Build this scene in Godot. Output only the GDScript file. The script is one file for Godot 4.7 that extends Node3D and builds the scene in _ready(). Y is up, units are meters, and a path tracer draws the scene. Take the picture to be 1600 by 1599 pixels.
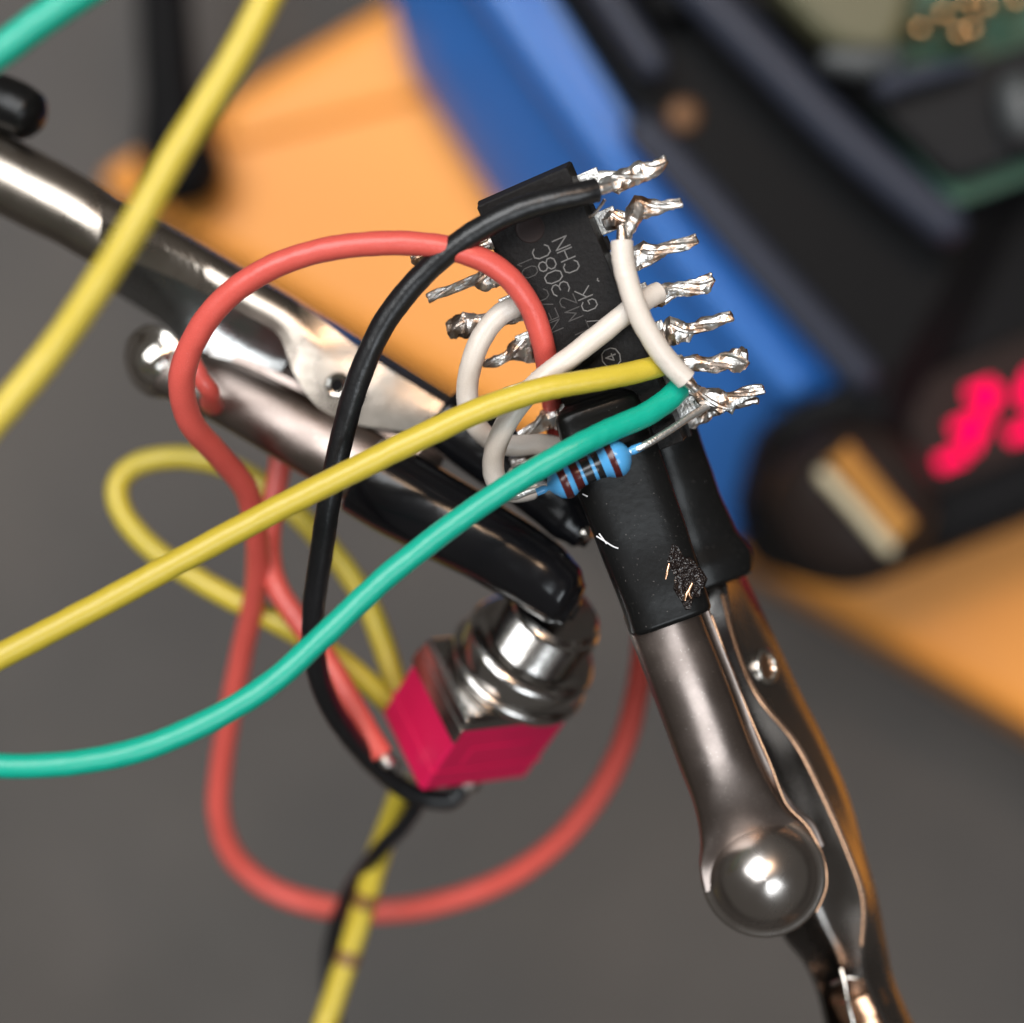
extends Node3D
# All shapes are laid out in millimetres (y up, desk top at y = 0) and scaled to metres when a mesh is made.
const MM := 0.001
var M := {}
var names := {}
var noise := FastNoiseLite.new()
var fine := FastNoiseLite.new()

# ---------------------------------------------------------------- mesh building
class G:
	var v := PackedVector3Array()
	var t := PackedInt32Array()

	func settle(from: int) -> void:        # turn the piece added since `from` so that its faces look outwards
		var c := Vector3.ZERO
		var n := 0
		for k in range(from, t.size()):
			c += v[t[k]]
			n += 1
		if n == 0:
			return
		c /= n
		var vol := 0.0
		for k in range(from, t.size(), 3):
			vol += (v[t[k]] - c).dot((v[t[k + 1]] - c).cross(v[t[k + 2]] - c))
		if vol > 0.0:
			for k in range(from, t.size(), 3):
				var s := t[k + 1]
				t[k + 1] = t[k + 2]
				t[k + 2] = s

	func rings(rows: Array, cap0 := true, cap1 := true) -> void:
		var from := t.size()
		var b := v.size()
		var n: int = rows[0].size()
		for r in rows:
			for p in r:
				v.append(p)
		for a in rows.size() - 1:
			for j in n:
				var j2 := (j + 1) % n
				var p := b + a * n + j
				var q := b + a * n + j2
				t.append_array([p, p + n, q, q, p + n, q + n])
		for e in [[cap0, 0], [cap1, rows.size() - 1]]:
			if e[0]:
				var c := Vector3.ZERO
				for p in rows[e[1]]:
					c += p
				v.append(c / n)
				var m := v.size() - 1
				for j in n:
					var p: int = b + e[1] * n + j
					var q: int = b + e[1] * n + (j + 1) % n
					if e[1] == 0:
						t.append_array([m, p, q])
					else:
						t.append_array([m, q, p])
		settle(from)

	func flat_cap_rings(rows: Array) -> void:   # the ends are triangulated as polygons (outlines that are not convex)
		rings(rows, false, false)
		for e in [0, rows.size() - 1]:
			var ring: Array = rows[e]
			var nrm := Vector3.ZERO
			for k in ring.size():
				nrm += ring[k].cross(ring[(k + 1) % ring.size()])
			nrm = nrm.normalized()
			var ax := nrm.cross(Vector3(0.31, 0.77, 0.55)).normalized()
			var ay := nrm.cross(ax)
			var flat := PackedVector2Array()
			for p in ring:
				flat.append(Vector2(p.dot(ax), p.dot(ay)))
			var tri := Geometry2D.triangulate_polygon(flat)
			var b := v.size()
			for p in ring:
				v.append(p)
			var other: Array = rows[rows.size() - 1 - e]
			var out: Vector3 = ring[0] - other[0]
			for k in range(0, tri.size(), 3):
				var p: Vector3 = v[b + tri[k]]
				var face: Vector3 = (v[b + tri[k + 2]] - p).cross(v[b + tri[k + 1]] - p)
				if face.dot(out) >= 0.0:
					t.append_array([b + tri[k], b + tri[k + 1], b + tri[k + 2]])
				else:
					t.append_array([b + tri[k], b + tri[k + 2], b + tri[k + 1]])

func commit(called: String, g: G, m: Material, parent: Node, crease := 0.55) -> MeshInstance3D:
	var org := Vector3.ZERO
	var up: Node = parent
	while up != self and up != null:
		if up.has_meta("org"):
			org = up.get_meta("org")
			break
		up = up.get_parent()
	var nf := g.t.size() / 3
	var fn := PackedVector3Array()
	fn.resize(nf)
	var at := []
	at.resize(g.v.size())
	for k in g.v.size():
		at[k] = PackedInt32Array()
	for k in nf:
		var a := g.v[g.t[k * 3]]
		fn[k] = (g.v[g.t[k * 3 + 2]] - a).cross(g.v[g.t[k * 3 + 1]] - a)
		for j in 3:
			at[g.t[k * 3 + j]].append(k)
	var un := PackedVector3Array()
	un.resize(nf)
	for k in nf:
		un[k] = fn[k].normalized()
	var pos := PackedVector3Array()
	var nor := PackedVector3Array()
	pos.resize(nf * 3)
	nor.resize(nf * 3)
	for k in nf:
		for j in 3:
			var i := g.t[k * 3 + j]
			var s := Vector3.ZERO
			for o in at[i]:
				if un[o].dot(un[k]) > crease:
					s += fn[o]
			pos[k * 3 + j] = (g.v[i] - org) * MM
			nor[k * 3 + j] = s.normalized() if s.length() > 1e-12 else Vector3.UP
	var arr := []
	arr.resize(Mesh.ARRAY_MAX)
	arr[Mesh.ARRAY_VERTEX] = pos
	arr[Mesh.ARRAY_NORMAL] = nor
	var me := ArrayMesh.new()
	me.add_surface_from_arrays(Mesh.PRIMITIVE_TRIANGLES, arr)
	me.surface_set_material(0, m)
	var o := MeshInstance3D.new()
	o.name = called
	o.mesh = me
	o.cast_shadow = GeometryInstance3D.SHADOW_CASTING_SETTING_ON
	parent.add_child(o, true)
	return o

func thing(called: String, label: String, category: String, at: Vector3, group := "") -> Node3D:
	var o := Node3D.new()
	var n: int = names.get(called, 0)
	names[called] = n + 1
	o.name = called if n == 0 else "%s_%03d" % [called, n]
	add_child(o)
	o.position = at * MM
	o.set_meta("org", at)
	o.set_meta("label", label)
	o.set_meta("category", category)
	if group != "":
		o.set_meta("group", group)
	return o

func curve(pts: Array, sub: int) -> PackedVector3Array:
	var out := PackedVector3Array()
	for k in pts.size() - 1:
		var a: Vector3 = pts[max(k - 1, 0)]
		var b: Vector3 = pts[k]
		var c: Vector3 = pts[k + 1]
		var d: Vector3 = pts[min(k + 2, pts.size() - 1)]
		for j in sub:
			out.append(b.cubic_interpolate(c, a, d, float(j) / sub))
	out.append(pts[-1])
	return out

func spread(list: Array, sub: int) -> PackedFloat32Array:
	var out := PackedFloat32Array()
	for k in list.size() - 1:
		for j in sub:
			out.append(lerpf(list[k], list[k + 1], smoothstep(0.0, 1.0, float(j) / sub)))
	out.append(list[-1])
	return out

# a round bar along a smooth path; rough > 0 gives it a lumpy skin (solder)
func tube(g: G, pts: Array, rad, sides := 18, sub := 7, blunt := 0.25, rough := 0.0, flat := 1.0) -> void:
	var path := curve(pts, sub)
	var rr := PackedFloat32Array()
	if rad is Array:
		rr = spread(rad, sub)
	else:
		rr.resize(path.size())
		rr.fill(rad)
	var n := path.size()
	var tan0 := (path[1] - path[0]).normalized()
	var u := tan0.cross(Vector3.UP)
	if u.length() < 0.1:
		u = tan0.cross(Vector3.RIGHT)
	u = u.normalized()
	var rows := []
	var list := []
	for k in n:
		var tg := (path[min(k + 1, n - 1)] - path[max(k - 1, 0)]).normalized()
		if k == 0 and blunt > 0.0:
			for s in [[1.0, 0.45], [0.55, 0.8], [0.18, 0.96]]:
				list.append([path[0] - tg * rr[0] * blunt * s[0], tg, rr[0] * s[1]])
		list.append([path[k], tg, rr[k]])
		if k == n - 1 and blunt > 0.0:
			for s in [[0.18, 0.96], [0.55, 0.8], [1.0, 0.45]]:
				list.append([path[k] + tg * rr[k] * blunt * s[0], tg, rr[k] * s[1]])
	for e in list:
		var tg: Vector3 = e[1]
		u = (u - tg * u.dot(tg)).normalized()
		var w := tg.cross(u)
		var ring := []
		for j in sides:
			var a := TAU * j / sides
			var d := u * cos(a) + w * sin(a) * flat
			var r: float = e[2]
			var p: Vector3 = e[0] + d * r
			if rough > 0.0:
				r *= 1.0 + rough * (noise.get_noise_3dv(p * 1.0) * 1.5 + fine.get_noise_3dv(p * 1.0) * 0.9)
				p = e[0] + d * r
			ring.append(p)
		rows.append(ring)
	g.rings(rows)

func lathe(g: G, c: Vector3, axis: Vector3, prof: Array, sides := 32, cap := true) -> void:
	axis = axis.normalized()
	var u := axis.cross(Vector3(0.3, 0.2, 0.9)).normalized()
	var w := axis.cross(u)
	var rows := []
	for q in prof:
		var ring := []
		for j in sides:
			var a := TAU * j / sides
			ring.append(c + axis * q[1] + (u * cos(a) + w * sin(a)) * q[0])
		rows.append(ring)
	g.rings(rows, cap, cap)

func oval(c: Vector3, ax: Vector3, ay: Vector3, rx: float, ry: float, n := 28, pw := 2.0) -> Array:
	var ring := []
	for j in n:
		var a := TAU * j / n
		var x := signf(cos(a)) * pow(absf(cos(a)), 2.0 / pw)
		var y := signf(sin(a)) * pow(absf(sin(a)), 2.0 / pw)
		ring.append(c + ax * x * rx + ay * y * ry)
	return ring

# bent sheet metal: every row is an open line of points across the sheet
func sheet(g: G, rows: Array, thick: float, sub := 4) -> void:
	var cols: int = rows[0].size()
	var lines := []
	for j in cols:
		var col := []
		for r in rows:
			col.append(r[j])
		lines.append(curve(col, sub))
	var n: int = lines[0].size()
	var out := []
	for k in n:
		var ring := []
		var under := []
		for j in cols:
			var p: Vector3 = lines[j][k]
			var across: Vector3 = lines[min(j + 1, cols - 1)][k] - lines[max(j - 1, 0)][k]
			var along: Vector3 = lines[j][min(k + 1, n - 1)] - lines[j][max(k - 1, 0)]
			ring.append(p)
			under.append(p + across.cross(along).normalized() * thick)
		under.reverse()
		ring.append_array(under)
		out.append(ring)
	g.flat_cap_rings(out)

func inset(poly: Array, by: float) -> Array:
	var n := poly.size()
	var area := 0.0
	for k in n:
		var q: Vector3 = poly[(k + 1) % n]
		area += poly[k].x * q.z - q.x * poly[k].z
	var out := []
	for k in n:
		var p: Vector3 = poly[k]
		var a: Vector3 = p - poly[(k + n - 1) % n]
		var b: Vector3 = poly[(k + 1) % n] - p
		var na := Vector3(-a.z, 0, a.x).normalized()
		var nb := Vector3(-b.z, 0, b.x).normalized()
		var mid := (na + nb).normalized()
		out.append(p + mid * signf(area) * by / max(0.4, mid.dot(na)))
	return out

func solid(g: G, top: Array, drop: float, bevel := 1.0, round_by := 0.0) -> void:     # a slab under an outline (all points at their own height)
	var down := Vector3(0, -1, 0)
	var rows := []
	for q in [[0.0, drop], [0.0, bevel], [0.3, 0.3], [1.0, 0.0]]:
		var ring := []
		var base: Array = top if q[0] == 0.0 else inset(top, bevel * q[0])
		if round_by > 0.0:
			base = rounded(base, max(0.3, round_by - bevel * q[0]))
		for p in base:
			ring.append(p + down * (q[1] if q[1] == drop else q[1] * bevel if q[0] > 0.0 else bevel))
		rows.append(ring)
	g.flat_cap_rings(rows)

func rounded(poly: Array, r: float, n := 5) -> Array:
	var out := []
	for k in poly.size():
		var p: Vector3 = poly[k]
		var a: Vector3 = poly[(k + poly.size() - 1) % poly.size()] - p
		var b: Vector3 = poly[(k + 1) % poly.size()] - p
		var q: float = min(r, min(a.length(), b.length()) * 0.45)
		var s := p + a.normalized() * q
		var e := p + b.normalized() * q
		for j in n + 1:
			var x := float(j) / n
			out.append(s.lerp(p, x).lerp(p.lerp(e, x), x))
	return out

func block(g: G, c: Vector3, ax: Vector3, ay: Vector3, az: Vector3, bev := 0.1) -> void:    # half-size axes
	var rows := []
	for q in [[-1.0, 1], [-1.0, 0], [1.0, 0], [1.0, 1]]:
		var ring := []
		var i: float = bev if q[1] == 1 else 0.0
		var x := ax.length()
		var z := az.length()
		var y := ay.length()
		var yy: float = q[0] * (y - (bev if q[1] == 0 else 0.0)) / y
		for s in [[-1, -1, 0], [-1, -1, 1], [1, -1, 1], [1, -1, 0], [1, 1, 0], [1, 1, 1], [-1, 1, 1], [-1, 1, 0]]:
			var fx: float = s[0] * (x - i - (bev if s[2] == 1 else 0.0)) / x
			var fz: float = s[1] * (z - i - (bev if s[2] == 0 else 0.0)) / z
			ring.append(c + ax * fx + ay * yy + az * fz)
		rows.append(ring)
	g.rings(rows)

# ---------------------------------------------------------------- materials
func lin(r: float, g: float, b: float) -> Color:
	return Color(r, g, b).linear_to_srgb()

func noise_image(freq: float, oct: int, kind: int, seed_: int, size := 256) -> Image:
	var f := FastNoiseLite.new()
	f.seed = seed_
	f.noise_type = kind
	f.frequency = freq
	f.fractal_octaves = oct
	return f.get_seamless_image(size, size)

func ramp_texture(im: Image, cols: Array) -> ImageTexture:      # cols: [[position, Color (linear)], ...]
	var out := Image.create(im.get_width(), im.get_height(), true, Image.FORMAT_RGB8)
	for y in im.get_height():
		for x in im.get_width():
			var s := im.get_pixel(x, y).r
			var c: Color = cols[0][1]
			for k in cols.size() - 1:
				if s >= cols[k][0]:
					var f: float = clampf((s - cols[k][0]) / max(1e-4, cols[k + 1][0] - cols[k][0]), 0.0, 1.0)
					c = cols[k][1].lerp(cols[k + 1][1], f)
			out.set_pixel(x, y, c.linear_to_srgb())
	out.generate_mipmaps()
	return ImageTexture.create_from_image(out)

func mat(called: String, c: Color, rough: float, metal := 0.0) -> StandardMaterial3D:
	var m := StandardMaterial3D.new()
	m.resource_name = called
	m.albedo_color = c
	m.roughness = rough
	m.metallic = metal
	m.uv1_triplanar = true
	M[called] = m
	return m

func relief(m: StandardMaterial3D, tex: Texture2D, depth_cm: float, per_m: float) -> void:
	m.heightmap_enabled = true
	m.heightmap_texture = tex
	m.heightmap_scale = depth_cm
	m.uv1_scale = Vector3.ONE * per_m

func make_materials() -> void:
	var grain := ImageTexture.create_from_image(noise_image(0.09, 3, FastNoiseLite.TYPE_SIMPLEX_SMOOTH, 3))
	var cell := ImageTexture.create_from_image(noise_image(0.05, 2, FastNoiseLite.TYPE_CELLULAR, 5))
	var cloud := noise_image(0.012, 4, FastNoiseLite.TYPE_SIMPLEX_SMOOTH, 8)
	var dust := noise_image(0.16, 2, FastNoiseLite.TYPE_SIMPLEX_SMOOTH, 21, 512)
	for y in 512:
		for x in 512:
			var s := smoothstep(0.42, 0.62, cloud.get_pixel((x * 3) % 256, (y * 3) % 256).r)
			var d := dust.get_pixel(x, y).r
			var p := lerpf(minf(d, 0.72), d, s)
			dust.set_pixel(x, y, Color(p, p, p))
	var smear := ramp_texture(noise_image(0.02, 5, FastNoiseLite.TYPE_SIMPLEX_SMOOTH, 33), [[0.0, Color(0.25, 0.25, 0.25)], [0.4, Color(0.42, 0.42, 0.42)], [0.6, Color(0.65, 0.65, 0.65)], [1.0, Color(1, 1, 1)]])
	# insulation
	for w in [["red_insulation", lin(0.67, 0.10, 0.078)], ["yellow_insulation", lin(0.56, 0.43, 0.04)], ["green_insulation", lin(0.002, 0.36, 0.25)], ["white_insulation", lin(0.68, 0.61, 0.54)], ["black_insulation", lin(0.006, 0.006, 0.007)]]:
		var m := mat(w[0], Color.WHITE, 0.36)
		var c: Color = w[1].srgb_to_linear()
		m.albedo_texture = ramp_texture(dust, [[0.0, c.darkened(0.2)], [0.3, c.darkened(0.06)], [0.7, c], [0.84, c.lightened(0.05)], [0.9, c.lerp(Color(0.5, 0.48, 0.45), 0.35)], [1.0, c.lerp(Color(0.5, 0.48, 0.45), 0.5)]])
		relief(m, grain, 0.0016, 110.0)
	# plastics and rubber
	var epoxy := mat("chip_epoxy", Color.WHITE, 0.5)
	epoxy.albedo_texture = ramp_texture(dust, [[0.0, Color(0.009, 0.008, 0.008)], [0.62, Color(0.012, 0.011, 0.011)], [0.74, Color(0.035, 0.035, 0.035)], [1.0, Color(0.08, 0.08, 0.08)]])
	epoxy.metallic_specular = 0.24
	relief(epoxy, cell, 0.003, 220.0)
	var rub := mat("boot_rubber", Color.WHITE, 0.3)
	rub.metallic_specular = 0.33
	rub.albedo_texture = ramp_texture(dust, [[0.0, Color(0.005, 0.005, 0.005)], [0.80, Color(0.006, 0.006, 0.006)], [0.86, Color(0.10, 0.09, 0.085)], [1.0, Color(0.2, 0.19, 0.18)]])
	relief(rub, grain, 0.0008, 60.0)
	var shiny := mat("glossy_rubber", lin(0.006, 0.006, 0.007), 0.17)
	shiny.metallic_specular = 0.42
	relief(shiny, grain, 0.0015, 25.0)
	mat("torn_rubber", lin(0.013, 0.009, 0.008), 0.2)
	relief(M.torn_rubber, cell, 0.03, 240.0)
	mat("mark_ink", lin(0.16, 0.155, 0.15), 0.7)
	mat("faint_ink", lin(0.05, 0.047, 0.045), 0.7)
	mat("dimple", lin(0.022, 0.014, 0.013), 0.45)
	M.dimple.metallic_specular = 0.3
	mat("scorched", lin(0.22, 0.12, 0.03), 0.4)
	mat("lint", lin(0.7, 0.7, 0.72), 0.6)
	# metals
	var nickel := mat("nickel", lin(0.62, 0.58, 0.53), 0.17, 1.0)
	relief(nickel, grain, 0.0015, 45.0)
	var clip_steel := mat("clip_steel", lin(0.36, 0.315, 0.27), 0.30, 1.0)
	relief(clip_steel, grain, 0.001, 40.0)
	var jaw_steel := mat("jaw_steel", lin(0.27, 0.252, 0.238), 0.26, 1.0)
	relief(jaw_steel, grain, 0.0008, 40.0)
	var floor_steel := mat("dull_steel", lin(0.30, 0.31, 0.31), 0.3, 1.0)
	relief(floor_steel, grain, 0.001, 60.0)
	var dark := mat("dark_nickel", Color.WHITE, 0.36, 1.0)
	dark.albedo_texture = ramp_texture(dust, [[0.0, Color(0.25, 0.205, 0.185)], [0.78, Color(0.28, 0.23, 0.205)], [0.84, Color(0.44, 0.40, 0.36)], [1.0, Color(0.55, 0.5, 0.46)]])
	relief(dark, grain, 0.0006, 40.0)
	var domed := mat("polished_nickel", lin(0.50, 0.46, 0.43), 0.25, 1.0)
	relief(domed, grain, 0.0006, 40.0)
	var steel := mat("steel", lin(0.50, 0.48, 0.46), 0.2, 1.0)
	relief(steel, grain, 0.001, 60.0)
	var cut := mat("copper_edge", lin(0.72, 0.42, 0.26), 0.25, 1.0)
	relief(cut, grain, 0.001, 60.0)
	var sol := mat("solder", Color.WHITE, 0.36, 1.0)
	sol.albedo_texture = ramp_texture(cloud, [[0.0, Color(0.20, 0.10, 0.055)], [0.34, Color(0.50, 0.33, 0.22)], [0.46, Color(0.66, 0.645, 0.62)], [1.0, Color(0.80, 0.80, 0.79)]])
	relief(sol, grain, 0.002, 200.0)
	var tin := mat("tinned_lead", lin(0.86, 0.85, 0.82), 0.42, 1.0)
	relief(tin, grain, 0.004, 200.0)
	var flux := mat("fluxed_solder", Color.WHITE, 0.3, 0.8)
	flux.albedo_texture = ramp_texture(cloud, [[0.0, Color(0.06, 0.035, 0.02)], [0.45, Color(0.20, 0.14, 0.10)], [0.60, Color(0.55, 0.52, 0.49)], [1.0, Color(0.7, 0.68, 0.66)]])
	relief(flux, grain, 0.003, 200.0)
	for k in ["nickel", "clip_steel", "dull_steel", "jaw_steel", "dark_nickel", "polished_nickel", "steel"]:
		M[k].roughness_texture = smear
		M[k].roughness *= 1.35
	# resistor
	mat("resistor_blue", lin(0.075, 0.32, 0.63), 0.22)
	mat("band_brown", lin(0.06, 0.010, 0.010), 0.25)
	mat("band_black", lin(0.012, 0.012, 0.013), 0.25)
	# switch
	mat("switch_red", lin(0.62, 0.008, 0.075), 0.38)
	# what stands behind
	var desk := mat("desk_top", Color.WHITE, 0.62)
	desk.albedo_texture = ramp_texture(cloud, [[0.0, Color(0.048, 0.042, 0.038)], [0.4, Color(0.061, 0.053, 0.047)], [0.7, Color(0.070, 0.060, 0.052)], [1.0, Color(0.084, 0.071, 0.062)]])
	relief(desk, grain, 0.01, 4.5)
	mat("orange_plastic", lin(0.88, 0.335, 0.045), 0.5)
	mat("blue_plastic", lin(0.032, 0.15, 0.47), 0.35)
	mat("grey_plastic", lin(0.030, 0.034, 0.05), 0.42)
	M.grey_plastic.metallic_specular = 0.35
	mat("black_plastic", lin(0.007, 0.007, 0.0075), 0.5)
	M.black_plastic.metallic_specular = 0.18
	mat("brown_plastic", lin(0.022, 0.016, 0.014), 0.4)
	M.brown_plastic.metallic_specular = 0.2
	mat("cream_plastic", lin(0.62, 0.54, 0.36), 0.4)
	mat("circuit_board_green", lin(0.008, 0.065, 0.036), 0.45)
	mat("component_black", lin(0.016, 0.016, 0.017), 0.5)
	M.component_black.metallic_specular = 0.2
	mat("olive_plate", lin(0.085, 0.082, 0.04), 0.45)
	mat("grey_plate", lin(0.055, 0.06, 0.062), 0.45)
	mat("gold", lin(0.62, 0.34, 0.14), 0.2, 1.0)
	mat("brass", lin(0.36, 0.17, 0.045), 0.35, 1.0)
	mat("dull_brass", lin(0.16, 0.075, 0.03), 0.5, 0.3)
	mat("knob_cap", lin(0.35, 0.28, 0.2), 0.2, 1.0)
	var led := mat("display_segment", lin(0.2, 0.0, 0.01), 0.8)
	led.metallic_specular = 0.05
	led.emission_enabled = true
	led.emission = lin(1.0, 0.0, 0.085)
	led.emission_energy_multiplier = 1.7

# ---------------------------------------------------------------- lamps
func panel_lamp(called: String, label: String, at: Vector3, aim: Vector3, w: float, h: float, c: Color, energy: float, glow: float) -> void:
	var o := thing(called, label, "lamp", at)
	var z := (at - aim).normalized()
	var x := Vector3.UP.cross(z).normalized() if absf(z.y) < 0.98 else Vector3.RIGHT
	var y := z.cross(x)
	var g := G.new()
	block(g, at + z * 8.0, x * (w / 2 + 6), y * (h / 2 + 6), z * 7.0, 2.0)
	commit("housing", g, M.black_plastic, o)
	g = G.new()
	block(g, at + z * 0.5, x * w / 2, y * h / 2, z * 1.0, 0.4)
	var m := StandardMaterial3D.new()
	m.resource_name = called + "_diffuser"
	m.albedo_color = lin(0.8, 0.8, 0.8)
	m.emission_enabled = true
	m.emission = c
	m.emission_energy_multiplier = glow
	commit("lamp_diffuser", g, m, o)
	var l := AreaLight3D.new()
	l.name = "lamp_light"
	o.add_child(l)
	l.area_size = Vector2(w, h) * MM
	l.basis = Basis(x, y, z)
	l.position = -z * 3.0 * MM
	l.light_color = c
	l.light_energy = energy
	l.area_normalize_energy = true
	l.area_range = 5.0
	l.shadow_enabled = true

# ---------------------------------------------------------------- wires
func wire(called: String, label: String, kind: String, pts: Array, rad, end_a := false, end_b := false) -> Node3D:
	var o := thing(called, label, "wire", pts[0], "insulated hook-up wires")
	var g := G.new()
	tube(g, pts, rad, 20, 9, 0.12, 0.035)
	commit("insulation", g, M[kind], o, 0.3)
	for e in [[end_a, 0, 1], [end_b, -1, -2]]:
		if e[0]:
			var d: Vector3 = (pts[e[1]] - pts[e[2]]).normalized()
			g = G.new()
			var r: float = (rad if rad is float else rad[e[1]]) * 0.55
			tube(g, [pts[e[1]] - d * 0.4, pts[e[1]] + d * 0.35, pts[e[1]] + d * 0.9], [r, r, r * 0.8], 10, 4, 0.3, 0.25)
			commit("stripped_end", g, M.solder, o)
	return o

# ---------------------------------------------------------------- lettering for the chip: strokes on a 4 x 6 grid
const STROKES := {
	"C": [[4, 5, 3, 6, 1, 6, 0, 4.6, 0, 1.4, 1, 0, 3, 0, 4, 1]], "H": [[0, 0, 0, 6], [4, 0, 4, 6], [0, 3.1, 4, 3.1]], "N": [[0, 0, 0, 6, 4, 0, 4, 6]],
	"G": [[4, 5, 3, 6, 1, 6, 0, 4.6, 0, 1.4, 1, 0, 3, 0, 4, 1, 4, 2.8, 2.4, 2.8]], "K": [[0, 0, 0, 6], [4, 6, 0, 2.4], [1.4, 3.6, 4, 0]], "V": [[0, 6, 2, 0, 4, 6]],
	"M": [[0, 0, 0, 6, 2, 2, 4, 6, 4, 0]], "2": [[0, 5, 1, 6, 3, 6, 4, 5, 4, 4, 0, 0, 4, 0]], "3": [[0, 5.2, 1, 6, 3, 6, 4, 5, 4, 4, 3, 3.2, 1.6, 3.2], [3, 3.2, 4, 2.2, 4, 1, 3, 0, 1, 0, 0, 0.8]],
	"0": [[1, 0, 0, 1.5, 0, 4.5, 1, 6, 3, 6, 4, 4.5, 4, 1.5, 3, 0, 1, 0]], "8": [[1.2, 3.2, 0.3, 4, 0.3, 5.2, 1.2, 6, 2.8, 6, 3.7, 5.2, 3.7, 4, 2.8, 3.2, 1.2, 3.2, 0, 2.2, 0, 1, 1, 0, 3, 0, 4, 1, 4, 2.2, 2.8, 3.2]],
	"E": [[4, 6, 0, 6, 0, 0, 4, 0], [0, 3, 3, 3]], "7": [[0, 6, 4, 6, 1.4, 0]], "1": [[1, 4.8, 2.2, 6, 2.2, 0]], "4": [[3, 0, 3, 6, 0, 2, 4, 2]], "U": [[0, 6, 0, 1.2, 1, 0, 3, 0, 4, 1.2, 4, 6]], "L": [[0, 6, 0, 0, 4, 0]],
	".": [[1, 0.4, 1.6, 0.8, 2.2, 0.4]], "o": [[2, 0, 0.6, 0.6, 0, 2, 0, 4, 0.6, 5.4, 2, 6, 3.4, 5.4, 4, 4, 4, 2, 3.4, 0.6, 2, 0]],
}

func letter(g: G, ch: String, c: Vector3, x: Vector3, y: Vector3, n: Vector3, w: float, h: float, pen: float) -> void:
	for line in STROKES[ch]:
		var p := []
		for k in range(0, line.size(), 2):
			p.append(c + x * (line[k] / 4.0 - 0.5) * w + y * (line[k + 1] / 6.0 - 0.5) * h)
		for k in p.size() - 1:
			var d: Vector3 = (p[k + 1] - p[k])
			var s := d.normalized()
			block(g, (p[k] + p[k + 1]) / 2 + n * 0.012, s * (d.length() / 2 + pen * 0.4), n * 0.012, n.cross(s).normalized() * pen / 2, 0.004)

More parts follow.
